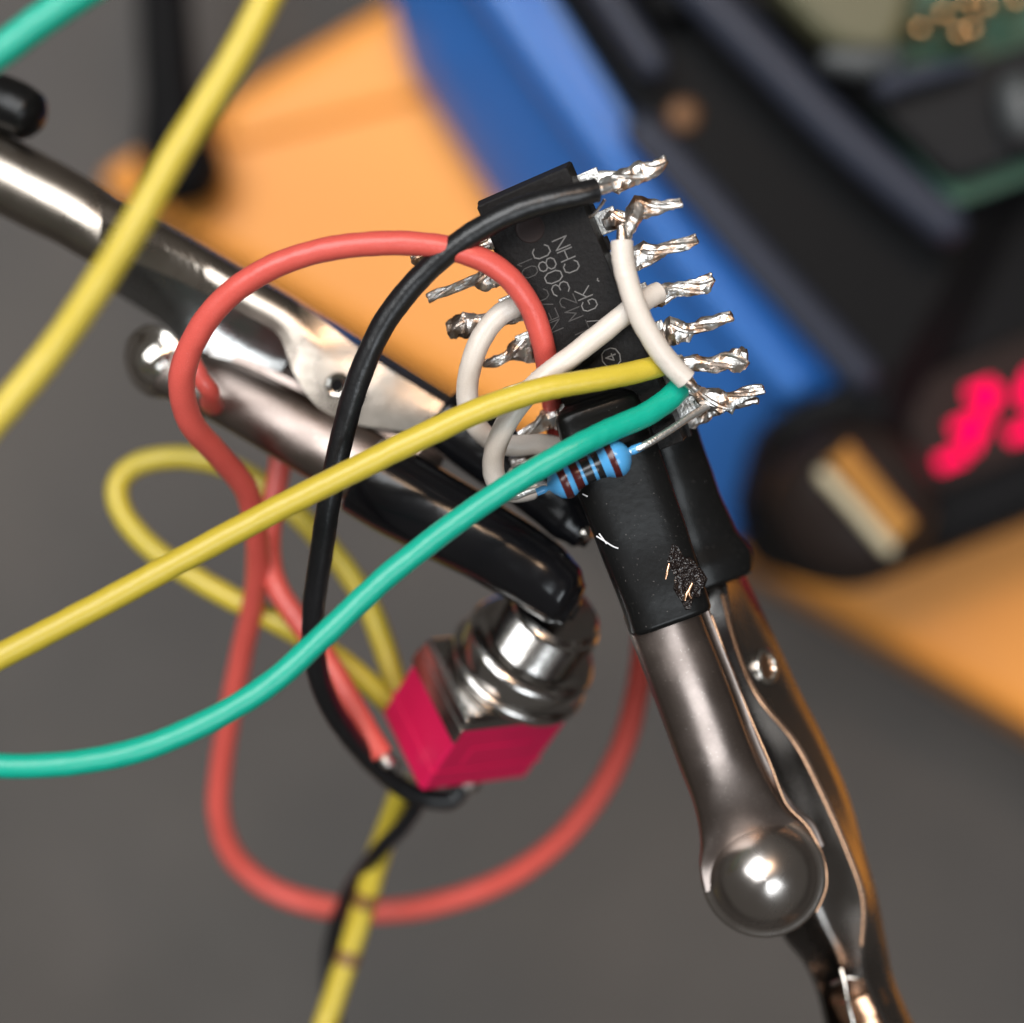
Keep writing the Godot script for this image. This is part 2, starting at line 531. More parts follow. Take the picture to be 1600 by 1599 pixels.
# ---------------------------------------------------------------- chip
func make_chip() -> void:
	var O := Vector3(0.85, 131.60, -18.94)
	var L := Vector3(0.4037, -0.2000, 0.8927)
	var R := Vector3(0.9049, 0.2307, -0.3576)
	var N := Vector3(-0.1344, 0.9522, 0.2742)
	var o := thing("integrated_circuit", "black chip with two rows of soldered leads and grey lettering, gripped by a clip", "chip", O - N * 1.65 + L * 9.6)
	var g := G.new()
	var rows := []
	for q in [[0.0, 0.28], [-0.03, 0.20], [-0.06, 0.17], [-1.55, 0.03], [-1.62, 0.0], [-1.78, 0.0], [-1.85, 0.03], [-3.3, 0.25]]:
		var a: float = 3.18 - q[1]
		var e: float = q[1]
		var z0: float = e - 0.9
		var z1: float = 17.7 - e
		var b := 0.12
		var ring := []
		for s in [[-a + b, z0], [a - b, z0], [a, z0 + b], [a, z1 - b], [a - b, z1], [-a + b, z1], [-a, z1 - b], [-a, z0 + b]]:
			ring.append(O + R * s[0] + L * s[1] + N * q[0])
		rows.append(ring)
	g.rings(rows)
	var body := commit("body", g, M.chip_epoxy, o, 0.8)
	# half-round orientation dimple
	g = G.new()
	var u_w := Vector2(-0.52, 1.75)
	lathe(g, O + R * u_w.x + L * u_w.y, N, [[0.01, 0.006], [0.70, 0.006], [0.76, 0.03], [0.86, 0.03], [0.90, 0.0], [0.9, -0.05], [0.01, -0.05]], 28)
	commit("orientation_dimple", g, M.dimple, body, 0.8)
	# side ledges between the leads
	for s in [-1.0, 1.0]:
		g = G.new()
		for k in 7:
			block(g, O + R * s * 3.24 - N * 1.62 + L * (2.04 + 2.54 * k), R * 0.16, N * 0.22, L * 0.45, 0.04)
		commit("side_ledge", g, M.chip_epoxy, body)
	# lettering
	g = G.new()
	for q in [["C", Vector2(0.88, 4.88)], ["H", Vector2(0.89, 4.08)], ["N", Vector2(0.88, 3.32)], [".", Vector2(1.68, 6.19)], ["K", Vector2(0.93, 6.65)], ["G", Vector2(0.96, 7.47)], ["V", Vector2(0.91, 8.65)]]:
		letter(g, q[0], O + R * q[1].x + L * q[1].y, -L, -R, N, 0.60, 0.92, 0.07)
	for q in [["C", Vector2(-0.45, 3.34)], ["8", Vector2(-0.44, 4.20)], ["0", Vector2(-0.38, 5.03)], ["3", Vector2(-0.27, 5.85)]]:
		letter(g, q[0], O + R * q[1].x + L * q[1].y, -L, -R, N, 0.66, 1.05, 0.075)
	letter(g, "4", O + R * Vector2(0.90, 10.98).x + L * Vector2(0.90, 10.98).y, -L, -R, N, 0.42, 0.62, 0.085)
	letter(g, "o", O + R * Vector2(0.90, 10.98).x + L * Vector2(0.90, 10.98).y, -L, -R, N, 1.15, 1.15, 0.075)
	commit("lettering", g, M.mark_ink, body)
	g = G.new()
	for q in [["2", Vector2(-0.18, 6.74)], ["M", Vector2(-0.14, 7.61)], ["L", Vector2(-0.10, 8.53)], ["1", Vector2(-1.65, 3.52)], ["0", Vector2(-1.60, 4.18)], ["C", Vector2(-1.57, 5.77)], ["7", Vector2(-1.57, 6.46)], ["E", Vector2(-1.55, 7.11)], ["N", Vector2(-1.57, 7.84)]]:
		letter(g, q[0], O + R * q[1].x + L * q[1].y, -L, -R, N, 0.60, 0.95, 0.07)
	commit("faint_lettering", g, M.faint_ink, body)
	# leads with their solder; the outlines follow each lead
	var right := [
		[[Vector3(5.36, 131.07, -19.80), 0.43], [Vector3(6.29, 131.23, -19.93), 0.59], [Vector3(7.17, 131.44, -20.21), 0.51], [Vector3(7.93, 131.65, -20.56), 0.55], [Vector3(8.65, 131.81, -20.76), 0.39], [Vector3(9.25, 132.02, -21.19), 0.20]],
		[[Vector3(5.67, 130.24, -17.51), 0.35], [Vector3(6.33, 130.41, -17.76), 0.59], [Vector3(7.02, 130.58, -17.66), 0.39], [Vector3(7.77, 131.10, -18.36), 0.55], [Vector3(8.69, 131.23, -18.38), 0.39], [Vector3(9.53, 131.40, -18.55), 0.24], [Vector3(10.22, 131.55, -18.72), 0.20]],
		[[Vector3(7.00, 129.67, -15.24), 0.59], [Vector3(7.85, 129.87, -15.53), 0.67], [Vector3(8.77, 130.19, -15.80), 0.43], [Vector3(9.46, 130.37, -16.09), 0.31], [Vector3(10.38, 130.56, -16.30), 0.35], [Vector3(11.22, 130.77, -16.62), 0.27]],
		[[Vector3(8.68, 129.28, -13.08), 0.47], [Vector3(9.30, 129.44, -13.30), 0.51], [Vector3(10.05, 129.85, -13.64), 0.31], [Vector3(10.90, 129.99, -13.71), 0.39], [Vector3(11.67, 130.14, -13.85), 0.47], [Vector3(12.24, 130.35, -14.29), 0.27]],
		[[Vector3(9.43, 128.72, -10.76), 0.55], [Vector3(10.05, 128.90, -11.06), 0.71], [Vector3(10.68, 129.01, -11.13), 0.55], [Vector3(11.18, 129.12, -11.28), 0.27], [Vector3(12.03, 129.32, -11.57), 0.31], [Vector3(12.91, 129.52, -11.83), 0.31], [Vector3(13.49, 129.67, -12.05), 0.24]],
		[[Vector3(10.61, 128.83, -9.09), 0.39], [Vector3(11.47, 128.97, -9.16), 0.51], [Vector3(12.33, 129.08, -9.11), 0.39], [Vector3(13.22, 129.26, -9.29), 0.47], [Vector3(13.99, 129.38, -9.36), 0.59], [Vector3(14.42, 129.44, -9.36), 0.51]],
		[[Vector3(10.60, 128.96, -7.73), 0.24], [Vector3(11.42, 128.68, -7.43), 0.39], [Vector3(12.23, 128.45, -6.97), 0.59], [Vector3(13.19, 128.43, -6.81), 0.63], [Vector3(13.88, 128.62, -7.12), 0.43], [Vector3(14.73, 128.83, -7.42), 0.35], [Vector3(15.50, 128.99, -7.61), 0.24]],
	]
	var left := [
		[[Vector3(-0.71, 129.04, -16.82), 0.43], [Vector3(-1.43, 128.87, -16.61), 0.31], [Vector3(-2.78, 128.60, -16.33), 0.24], [Vector3(-4.38, 128.29, -16.01), 0.27], [Vector3(-5.58, 128.06, -15.80), 0.31], [Vector3(-6.18, 127.92, -15.62), 0.24]],
		[[Vector3(-0.40, 128.49, -14.75), 0.47], [Vector3(-1.19, 128.29, -14.46), 0.51], [Vector3(-1.91, 128.15, -14.32), 0.47], [Vector3(-2.47, 128.07, -14.32), 0.27], [Vector3(-3.75, 127.77, -13.92), 0.24], [Vector3(-4.64, 127.54, -13.55), 0.27], [Vector3(-5.21, 127.41, -13.36), 0.24]],
		[[Vector3(1.04, 128.07, -12.61), 0.39], [Vector3(0.00, 127.82, -12.24), 0.51], [Vector3(-1.12, 127.59, -11.98), 0.47], [Vector3(-2.20, 127.34, -11.65), 0.59], [Vector3(-3.13, 127.17, -11.54), 0.63], [Vector3(-3.94, 127.01, -11.35), 0.51]],
		[[Vector3(1.84, 127.57, -10.46), 0.71], [Vector3(1.04, 127.39, -10.24), 0.78], [Vector3(0.24, 127.21, -10.01), 0.59], [Vector3(-0.32, 127.04, -9.70), 0.27], [Vector3(-1.21, 126.83, -9.40), 0.24], [Vector3(-1.77, 126.71, -9.25), 0.20]],
		[[Vector3(2.33, 127.07, -8.50), 0.47], [Vector3(1.53, 126.87, -8.19), 0.39], [Vector3(0.60, 126.63, -7.80), 0.27], [Vector3(-0.40, 126.39, -7.49), 0.20]],
		[[Vector3(2.99, 126.48, -6.12), 0.55], [Vector3(2.18, 126.25, -5.72), 0.59], [Vector3(1.46, 126.03, -5.33), 0.35], [Vector3(0.49, 125.74, -4.77), 0.20]],
		[[Vector3(3.57, 125.94, -3.95), 0.47], [Vector3(2.44, 125.66, -3.56), 0.43], [Vector3(1.22, 125.40, -3.24), 0.39], [Vector3(0.00, 125.18, -3.08), 0.31]],
	]
	for s in 2:
		var list: Array = right if s == 0 else left
		var side := 1.0 if s == 0 else -1.0
		for k in 7:
			var at := O - N * 1.7 + L * (0.78 + 2.54 * k)
			g = G.new()
			var reach := 1.35 if k < 7 else 0.15
			block(g, at + R * side * (3.1 + reach / 2), R * (reach / 2), N * 0.13, L * 0.72, 0.05)
			if k < 7:
				var far: Vector3 = list[k][min(2, list[k].size() - 1)][0]
				tube(g, [at + R * side * (3.0 + reach), (at + R * side * 4.9).lerp(far, 0.5), far], [0.5, 0.34, 0.22], 8, 3, 0.1, 0.0, 0.5)
			var lead := commit("lead", g, M.tinned_lead, o)
			if k < 7:
				var pts := []
				var rad := []
				for q in list[k]:
					pts.append(q[0])
					rad.append(q[1] * 1.2)
				g = G.new()
				tube(g, pts, rad, 12, 4, 0.2, 0.42, 0.68)
				for z in 3:
					var strand := []
					for i in range(1, pts.size()):
						var ang := 2.1 * z + 0.9 * i
						strand.append(pts[i] + (R.cross(N) * sin(ang) + N * cos(ang)) * rad[i] * 0.72)
					tube(g, strand, 0.16, 7, 4, 0.5, 0.35)
				if s == 0 and k == 6:
					tube(g, [Vector3(13.07, 128.10, -6.59), Vector3(14.13, 128.20, -6.75), Vector3(15.23, 128.30, -6.94)], [0.4, 0.32, 0.25], 12, 6, 0.5, 0.5)
					tube(g, [Vector3(10.54, 126.90, -5.93), Vector3(11.47, 126.90, -5.81), Vector3(12.45, 127.10, -6.21), Vector3(13.02, 127.40, -6.55)], [0.35, 0.55, 0.55, 0.4], 12, 6, 0.5, 0.5, 0.6)
				if s == 0 and k == 1:
					tube(g, [Vector3(6.78, 132.10, -16.24), Vector3(6.98, 132.00, -16.87), Vector3(7.34, 131.80, -17.67), Vector3(7.75, 131.50, -18.49)], [0.3, 0.32, 0.38, 0.4], 12, 6, 0.3, 0.5)
				if s == 0 and k == 3:
					tube(g, [Vector3(8.75, 129.40, -12.83), Vector3(9.30, 129.40, -13.06), Vector3(9.92, 129.50, -13.29)], [0.35, 0.45, 0.3], 12, 6, 0.5, 0.6)
				commit("solder", g, M.fluxed_solder if (s == 1 and k in [2, 6]) else M.solder, lead, 0.86)
	# hair-thin strand hanging from the first joint
	g = G.new()
	tube(g, [Vector3(5.58, 132.20, -18.77), Vector3(5.29, 131.90, -18.35), Vector3(4.91, 131.60, -17.93), Vector3(4.46, 131.40, -17.73)], 0.1, 8, 5)
	commit("loose_strand", g, M.fluxed_solder, o)

# ---------------------------------------------------------------- resistor
func make_resistor() -> void:
	var a := Vector3(2.18, 130.90, -1.46)
	var b := Vector3(7.16, 131.00, -3.64)
	var ax := (b - a).normalized()
	var o := thing("resistor", "small blue resistor with dark bands lying across the rubber boot", "resistor", (a + b) / 2)
	var len := a.distance_to(b)
	var shape := [[0.0, 0.16], [0.04, 0.50], [0.10, 0.86], [0.16, 1.02], [0.22, 1.06], [0.27, 1.0], [0.33, 0.82], [0.40, 0.74], [0.60, 0.74], [0.68, 0.84], [0.74, 1.02], [0.80, 1.10], [0.86, 1.08], [0.92, 0.92], [0.97, 0.60], [1.0, 0.22]]
	var radius := func(x: float) -> float:
		for k in shape.size() - 1:
			if x <= shape[k + 1][0]:
				return lerpf(shape[k][1], shape[k + 1][1], (x - shape[k][0]) / (shape[k + 1][0] - shape[k][0]))
		return 0.2
	var g := G.new()
	var prof := [[0.24, -0.75], [0.25, -0.3]]
	for q in shape:
		prof.append([q[1] * 1.1, q[0] * len])
	prof.append_array([[0.3, len + 0.25], [0.27, len + 0.5], [0.245, len + 0.85]])
	lathe(g, a, ax, prof, 36)
	var body := commit("body", g, M.resistor_blue, o, 0.2)
	for q in [[0.745, 0.82, "band_brown"], [0.575, 0.65, "band_black"], [0.43, 0.535, "band_black"], [0.30, 0.395, "band_brown"], [0.15, 0.24, "band_brown"]]:
		g = G.new()
		var p := [[radius.call(q[0]) * 1.1 - 0.03, q[0] * len]]
		for k in 5:
			var x := lerpf(q[0], q[1], k / 4.0)
			p.append([radius.call(x) * 1.1 + 0.018, x * len])
		p.append([radius.call(q[1]) * 1.1 - 0.03, q[1] * len])
		lathe(g, a, ax, p, 36)
		commit("colour_band", g, M[q[2]], body, 0.5)
	g = G.new()
	tube(g, [b - ax * 0.2, b + ax * 1.0, Vector3(9.54, 130.30, -4.91), Vector3(11.04, 129.30, -5.90), Vector3(12.18, 128.60, -6.57)], 0.235, 12, 6)
	commit("lead", g, M.tinned_lead, o)
	g = G.new()
	tube(g, [a + ax * 0.2, Vector3(1.09, 130.50, -1.23), Vector3(0.00, 130.00, -0.84), Vector3(-0.72, 128.40, -1.09), Vector3(0.00, 126.80, -2.60)], 0.2, 12, 6)
	commit("lead", g, M.tinned_lead, o)

# ---------------------------------------------------------------- clips
func boot(g: G, list: Array, ax: Vector3, up: Vector3, pw: float) -> void:       # list: [centre, half width, half thickness]
	var c := []
	var w := []
	var th := []
	for q in list:
		c.append(q[0])
		w.append(q[1])
		th.append(q[2])
	var path := curve(c, 6)
	var ww := spread(w, 6)
	var tt := spread(th, 6)
	var rows := []
	for k in path.size():
		rows.append(oval(path[k], ax, up, ww[k], tt[k], 36, pw))
	var n := path.size()
	var d0 := (path[0] - path[1]).normalized()
	var d1 := (path[n - 1] - path[n - 2]).normalized()
	rows.push_front(oval(path[0] + d0 * 0.25, ax, up, ww[0] * 0.8, tt[0] * 0.7, 36, pw))
	rows.push_back(oval(path[n - 1] + d1 * 0.18, ax, up, ww[n - 1] - 0.12, tt[n - 1] - 0.12, 36, pw))
	rows.push_back(oval(path[n - 1] + d1 * 0.24, ax, up, ww[n - 1] - 0.35, tt[n - 1] - 0.35, 36, pw))
	g.rings(rows)

func make_upright_clip() -> void:
	var o := thing("alligator_clip", "dark metal alligator clip with round thumb pad gripping the chip from below", "clip", Vector3(18.41, 122.00, 16.75), "alligator clips of the helping hand")
	var ax := Vector3(0.943, -0.10, -0.33).normalized()
	var along := Vector3(0.33, -0.02, 0.943).normalized()
	var up := along.cross(ax).normalized()
	# front boot
	var g := G.new()
	boot(g, [[Vector3(5.02, 129.10, -6.85), 2.21, 0.7], [Vector3(5.30, 129.00, -6.11), 2.69, 1.1], [Vector3(6.35, 128.50, -3.16), 2.86, 1.4], [Vector3(7.99, 127.80, 1.22), 2.80, 1.6], [Vector3(9.42, 127.40, 5.23), 2.64, 1.8], [Vector3(9.90, 127.30, 6.76), 2.65, 1.8]], ax, up, 3.4)
	var b := commit("rubber_boot", g, M.boot_rubber, o, 0.3)
	# moulded edge line of the boot
	g = G.new()
	tube(g, [Vector3(8.12, 129.40, -6.29), Vector3(8.77, 129.10, -3.93), Vector3(9.84, 128.60, -0.77), Vector3(10.95, 128.20, 2.01), Vector3(11.98, 127.80, 4.21)], [0.1, 0.16, 0.18, 0.18, 0.1], 8, 6)
	commit("moulding_line", g, M.boot_rubber, b)
	# torn spot
	g = G.new()
	var rows := []
	for q in [[1.05, -0.3], [1.0, 0.03], [0.85, 0.11], [0.62, 0.02], [0.3, -0.02]]:
		var ring := []
		for k in 26:
			var a := TAU * k / 26
			var r: float = q[0] * (1.0 + 0.22 * sin(3 * a + 1) + 0.12 * sin(7 * a))
			ring.append(Vector3(10.75, 129.08, 4.05) + ax * cos(a) * r * 0.95 + along * sin(a) * r * 1.75 + up * q[1] * (1.0 + 0.6 * sin(5 * a)))
		rows.append(ring)
	g.rings(rows)
	commit("torn_spot", g, M.torn_rubber, b, 0.9)
	g = G.new()
	for q in [[Vector3(11.05, 129.20, 5.35), Vector3(10.89, 129.30, 4.95), Vector3(11.13, 129.25, 4.44)], [Vector3(10.66, 129.20, 5.47), Vector3(10.77, 129.30, 5.07), Vector3(11.01, 129.25, 4.68)], [Vector3(9.48, 129.15, 4.17), Vector3(9.59, 129.20, 3.69), Vector3(9.72, 129.15, 3.18)]]:
		tube(g, q, 0.11, 8, 4, 0.3, 0.3)
	commit("torn_flake", g, M.copper_edge, b)
	# lint and scuffs on the rubber
	g = G.new()
	for q in [[Vector3(5.20, 129.45, 1.52), Vector3(5.71, 129.48, 1.83), Vector3(6.22, 129.45, 2.15), Vector3(6.54, 129.40, 2.27)], [Vector3(5.36, 129.45, 1.36), Vector3(5.83, 129.50, 1.99)], [Vector3(4.64, 129.70, -0.92), Vector3(4.33, 129.65, -1.08)]]:
		tube(g, q, 0.05, 6, 4)
	commit("lint", g, M.lint, b)
	# rear boot on the other jaw
	g = G.new()
	boot(g, [[Vector3(10.02, 123.80, -5.96), 1.48, 0.9], [Vector3(10.34, 123.40, -4.53), 1.82, 1.3], [Vector3(11.32, 122.60, -1.23), 2.00, 1.6], [Vector3(12.26, 122.00, 1.61), 2.26, 1.8], [Vector3(13.09, 121.60, 3.46), 2.69, 2.1], [Vector3(13.35, 121.50, 4.56), 2.52, 2]], Vector3(0.90, -0.30, -0.32).normalized(), along.cross(Vector3(0.90, -0.30, -0.32).normalized()).normalized(), 3.0)
	b = commit("rubber_boot", g, M.boot_rubber, o, 0.3)
	g = G.new()
	tube(g, [Vector3(11.61, 124.00, -5.41), Vector3(12.08, 123.40, -3.62), Vector3(12.90, 122.70, -1.02), Vector3(14.00, 122.10, 1.36), Vector3(14.91, 121.80, 3.04), Vector3(15.11, 121.60, 3.80), Vector3(14.63, 121.40, 4.43)], [0.12, 0.2, 0.22, 0.24, 0.26, 0.26, 0.2], 10, 6)
	commit("moulding_line", g, M.boot_rubber, b)
	# lever: a half-round channel with a folded flange
	g = G.new()
	rows = []
	for q in [[Vector3(9.24, 127.10, 5.84), 2.29, 1.5], [Vector3(10.06, 126.85, 8.07), 2.29, 1.6], [Vector3(11.51, 126.40, 11.73), 2.34, 1.6], [Vector3(12.90, 125.90, 15.43), 2.35, 1.5], [Vector3(13.97, 125.40, 17.94), 2.44, 1.15], [Vector3(14.86, 124.70, 20.08), 2.87, 0.55], [Vector3(15.56, 124.05, 21.63), 3.62, 0.1], [Vector3(16.09, 123.75, 23.21), 3.84, 0.05]]:
		var row := []
		row.append(q[0] - ax * (q[1] + 0.02) - up * 0.7)
		for j in 13:
			var a := PI * (1.0 - j / 12.0)
			row.append(q[0] + ax * cos(a) * q[1] + up * sin(a) * q[2])
		row.append(q[0] + ax * (q[1] + 0.10) - up * 0.45)
		row.append(q[0] + ax * (q[1] + 0.32) - up * 0.62)
		row.append(q[0] + ax * (q[1] + 0.62) - up * 0.62)
		row.append(q[0] + ax * (q[1] + 0.78) - up * 0.9)
		rows.append(row)
	sheet(g, rows, 0.28, 5)
	var lever := commit("lever", g, M.dark_nickel, o, 0.6)
	# bright cut edge of the flange
	g = G.new()
	tube(g, [Vector3(12.66, 125.80, 6.60), Vector3(13.84, 125.40, 9.79), Vector3(15.10, 125.10, 12.88), Vector3(16.54, 124.70, 16.19), Vector3(17.58, 124.30, 18.71), Vector3(19.01, 124.10, 20.26), Vector3(20.03, 123.90, 22.27), Vector3(20.27, 123.70, 24.17), Vector3(19.64, 123.50, 25.86)], 0.10, 10, 6)
	commit("cut_edge", g, M.copper_edge, lever)
	# thumb pad with its dome
	g = G.new()
	var pad_up := Vector3(-0.06, 1.0, -0.05).normalized()
	lathe(g, Vector3(16.17, 124.10, 23.39), pad_up, [[0.01, 2.75], [0.6, 2.7], [1.3, 2.5], [2.0, 2.12], [2.6, 1.6], [3.05, 1.0], [3.35, 0.45], [3.5, 0.22], [3.75, 0.14], [3.95, 0.05], [4.02, -0.12], [3.95, -0.3], [3.4, -0.34], [0.01, -0.34]], 64)
	commit("thumb_pad", g, M.polished_nickel, lever, 0.55)
	# lower jaw: a channel, ear with rivet, crimped tail
	g = G.new()
	rows = []
	for q in [
		[Vector3(10.71, 123.00, 5.42), Vector3(11.99, 118.00, 5.28), Vector3(15.44, 118.00, 3.99), Vector3(13.63, 122.80, 4.39)], [Vector3(11.83, 123.00, 8.74), Vector3(13.91, 117.00, 9.15), Vector3(17.60, 118.00, 8.00), Vector3(14.36, 123.00, 8.32)],
		[Vector3(13.39, 122.00, 13.41), Vector3(15.76, 116.00, 13.60), Vector3(19.50, 118.00, 12.01), Vector3(15.77, 123.00, 11.85)], [Vector3(15.18, 121.00, 16.88), Vector3(17.58, 115.50, 17.16), Vector3(20.96, 118.00, 15.21), Vector3(18.41, 122.00, 15.08)],
		[Vector3(16.57, 120.00, 20.84), Vector3(18.97, 115.00, 21.20), Vector3(22.69, 117.50, 19.16), Vector3(20.24, 121.50, 18.50)], [Vector3(17.55, 119.00, 25.71), Vector3(19.85, 115.00, 25.17), Vector3(23.77, 117.00, 23.06), Vector3(22.01, 121.00, 22.36)],
		[Vector3(18.38, 118.00, 28.41), Vector3(21.34, 114.50, 28.36), Vector3(24.64, 117.00, 26.19), Vector3(23.15, 120.50, 25.62)], [Vector3(20.00, 117.50, 30.55), Vector3(22.76, 114.00, 31.36), Vector3(25.48, 116.50, 29.51), Vector3(23.15, 120.00, 28.83)],
		[Vector3(21.08, 117.00, 33.05), Vector3(23.42, 113.50, 35.04), Vector3(26.36, 116.00, 32.65), Vector3(23.54, 119.50, 31.58)], [Vector3(22.03, 116.50, 37.54), Vector3(24.62, 113.00, 39.87), Vector3(28.57, 115.50, 37.38), Vector3(25.69, 119.00, 35.98)]]:
		var row := []
		var ps := [q[0], q[0].lerp(q[1], 0.5), q[0].lerp(q[1], 0.85), q[1].lerp(q[2], 0.12), q[1].lerp(q[2], 0.5), q[1].lerp(q[2], 0.88), q[2].lerp(q[3], 0.15), q[2].lerp(q[3], 0.5), q[3]]
		row.append_array(ps)
		rows.append(row)
	sheet(g, rows, 0.3, 5)
	var jaw := commit("lower_jaw", g, M.jaw_steel, o, 0.6)
	g = G.new()
	tube(g, [Vector3(13.61, 123.00, 5.42), Vector3(14.35, 123.05, 8.32), Vector3(15.76, 123.10, 11.84), Vector3(18.39, 122.10, 15.07), Vector3(20.23, 121.60, 18.48), Vector3(21.99, 121.10, 22.35), Vector3(23.13, 120.60, 25.61), Vector3(23.14, 120.10, 28.80)], 0.12, 10, 6)
	commit("cut_edge", g, M.copper_edge, jaw)
	g = G.new()
	lathe(g, Vector3(16.66, 121.60, 10.18), Vector3(0.76, 0.62, -0.2), [[0.78, -0.3], [0.78, 0.06], [0.86, 0.18], [1.0, 0.24], [1.16, 0.2], [1.26, 0.06], [1.26, -0.4], [0.78, -0.3]], 32, false)
	var ring := commit("rivet", g, M.nickel, jaw, 0.5)
	g = G.new()
	lathe(g, Vector3(16.66, 121.60, 10.18), Vector3(0.76, 0.62, -0.2), [[0.01, -0.02], [0.8, -0.02], [0.8, -0.3], [0.01, -0.3]], 24)
	commit("rivet_bore", g, M.copper_edge, ring, 0.5)
	# coil of the spring inside and the crimp that holds the rod
	g = G.new()
	lathe(g, Vector3(23.75, 117.40, 33.48), Vector3(0.40, -0.06, 0.92), [[0.01, -1.4], [1.6, -1.4], [1.85, -1.2], [1.85, 0.2], [1.65, 0.35], [1.6, 60.0], [0.01, 60.0]], 32)
	commit("crimp_sleeve", g, M.copper_edge, jaw, 0.7)
	g = G.new()
	tube(g, [Vector3(21.47, 118.60, 31.71), Vector3(22.65, 119.20, 31.14), Vector3(24.10, 118.80, 31.49)], 0.16, 10, 5)
	tube(g, [Vector3(22.05, 119.00, 30.63), Vector3(22.28, 119.40, 31.82), Vector3(22.50, 119.60, 33.26), Vector3(23.24, 119.50, 35.84)], 0.17, 10, 5)
	commit("crimp_seam", g, M.nickel, jaw)

func make_lying_clip() -> void:
	var o := thing("alligator_clip", "bright metal alligator clip with glossy black boot holding the toggle switch", "clip", Vector3(-14.98, 119.00, -8.54), "alligator clips of the helping hand")
	var along := Vector3(0.85, 0.03, 0.527).normalized()
	var ax := Vector3(0.527, 0.0, -0.85).normalized()
	var up := ax.cross(along).normalized()
	if up.y < 0:
		up = -up
	# boots
	var g := G.new()
	boot(g, [[Vector3(4.19, 121.80, 6.39), 0.84, 1], [Vector3(3.94, 121.90, 6.05), 1.59, 1.9], [Vector3(3.18, 121.90, 5.30), 2.18, 2.7], [Vector3(1.68, 121.70, 4.09), 2.43, 3], [Vector3(-0.84, 121.50, 2.54), 2.60, 3.2], [Vector3(-4.21, 121.30, 0.65), 2.78, 3.3], [Vector3(-7.58, 121.10, -1.24), 2.91, 3.4], [Vector3(-9.61, 121.00, -2.42), 2.87, 3.4]], ax, up, 2.15)
	commit("rubber_boot", g, M.glossy_rubber, o, 0.3)
	g = G.new()
	boot(g, [[Vector3(4.93, 121.00, 1.79), 0.67, 0.8], [Vector3(4.47, 121.00, 1.20), 1.26, 1.5], [Vector3(3.38, 120.80, 0.02), 1.77, 1.9], [Vector3(1.27, 120.40, -2.01), 2.03, 2], [Vector3(-1.27, 120.00, -3.89), 2.21, 2.2], [Vector3(-3.62, 119.80, -5.60), 2.21, 2.2], [Vector3(-4.68, 119.70, -6.37), 2.04, 2.2]], Vector3(0.60, 0, -0.80), Vector3.UP, 2.5)
	commit("rubber_boot", g, M.glossy_rubber, o, 0.3)
	g = G.new()
	lathe(g, Vector3(4.65, 121.70, 1.36), Vector3(0.2, 1, 0.1), [[0.01, 0.85], [0.3, 0.78], [0.55, 0.5], [0.62, 0.1], [0.6, -0.8], [0.01, -0.8]], 24)
	commit("jaw_tip", g, M.nickel, o, 0.4)
	# upper jaw: long plate with a rounded ear
	g = G.new()
	var rows := []
	for q in [
		[Vector3(-29.67, 116.50, -22.45), Vector3(-27.87, 118.80, -21.07), Vector3(-27.27, 119.60, -19.37), Vector3(-27.70, 118.60, -17.50)], [Vector3(-26.14, 116.70, -20.67), Vector3(-24.74, 119.00, -19.46), Vector3(-24.25, 119.80, -17.93), Vector3(-24.74, 119.00, -16.59)],
		[Vector3(-22.38, 117.00, -18.67), Vector3(-21.23, 119.30, -17.58), Vector3(-21.03, 120.00, -16.46), Vector3(-21.68, 119.40, -15.26)], [Vector3(-18.43, 117.30, -16.37), Vector3(-17.39, 119.60, -15.32), Vector3(-17.39, 120.20, -14.23), Vector3(-18.08, 119.80, -13.34)],
		[Vector3(-15.59, 117.50, -14.70), Vector3(-14.68, 119.80, -13.76), Vector3(-14.83, 120.30, -12.69), Vector3(-15.46, 120.00, -11.79)], [Vector3(-13.63, 117.60, -13.48), Vector3(-12.84, 119.90, -12.56), Vector3(-13.30, 120.40, -10.78), Vector3(-14.34, 120.20, -9.10)],
		[Vector3(-11.66, 117.80, -12.25), Vector3(-11.05, 120.00, -11.24), Vector3(-11.77, 120.40, -8.87), Vector3(-12.81, 120.20, -6.94)], [Vector3(-9.06, 118.00, -10.63), Vector3(-8.67, 120.00, -9.54), Vector3(-9.41, 120.30, -7.52), Vector3(-10.40, 120.10, -5.84)],
		[Vector3(-6.68, 118.10, -9.12), Vector3(-6.46, 120.00, -8.14), Vector3(-7.00, 120.20, -6.55), Vector3(-7.65, 120.00, -5.42)], [Vector3(-4.09, 118.20, -7.52), Vector3(-4.00, 119.90, -6.57), Vector3(-4.33, 120.00, -5.71), Vector3(-4.68, 119.90, -4.91)]]:
		rows.append([q[0], q[0].lerp(q[1], 0.55), q[1], q[1].lerp(q[2], 0.5), q[2], q[2].lerp(q[3], 0.5), q[3]])
	sheet(g, rows, 0.3, 6)
	var jaw := commit("upper_jaw", g, M.clip_steel, o, 0.6)
	g = G.new()
	lathe(g, Vector3(-11.54, 120.70, -8.35), Vector3(-0.1, 1, 0.15), [[0.42, 0.12], [0.52, 0.24], [0.68, 0.27], [0.80, 0.16], [0.86, -0.3], [0.42, -0.3], [0.42, 0.12]], 28, false)
	var hole := commit("pivot_ring", g, M.nickel, jaw, 0.7)
	g = G.new()
	lathe(g, Vector3(-11.54, 120.70, -8.35), Vector3(-0.1, 1, 0.15), [[0.01, 0.02], [0.44, 0.02], [0.44, -0.25], [0.01, -0.25]], 20)
	commit("pivot_bore", g, M.black_plastic, hole, 0.7)
	# bright hollow floor between the two halves
	g = G.new()
	rows = []
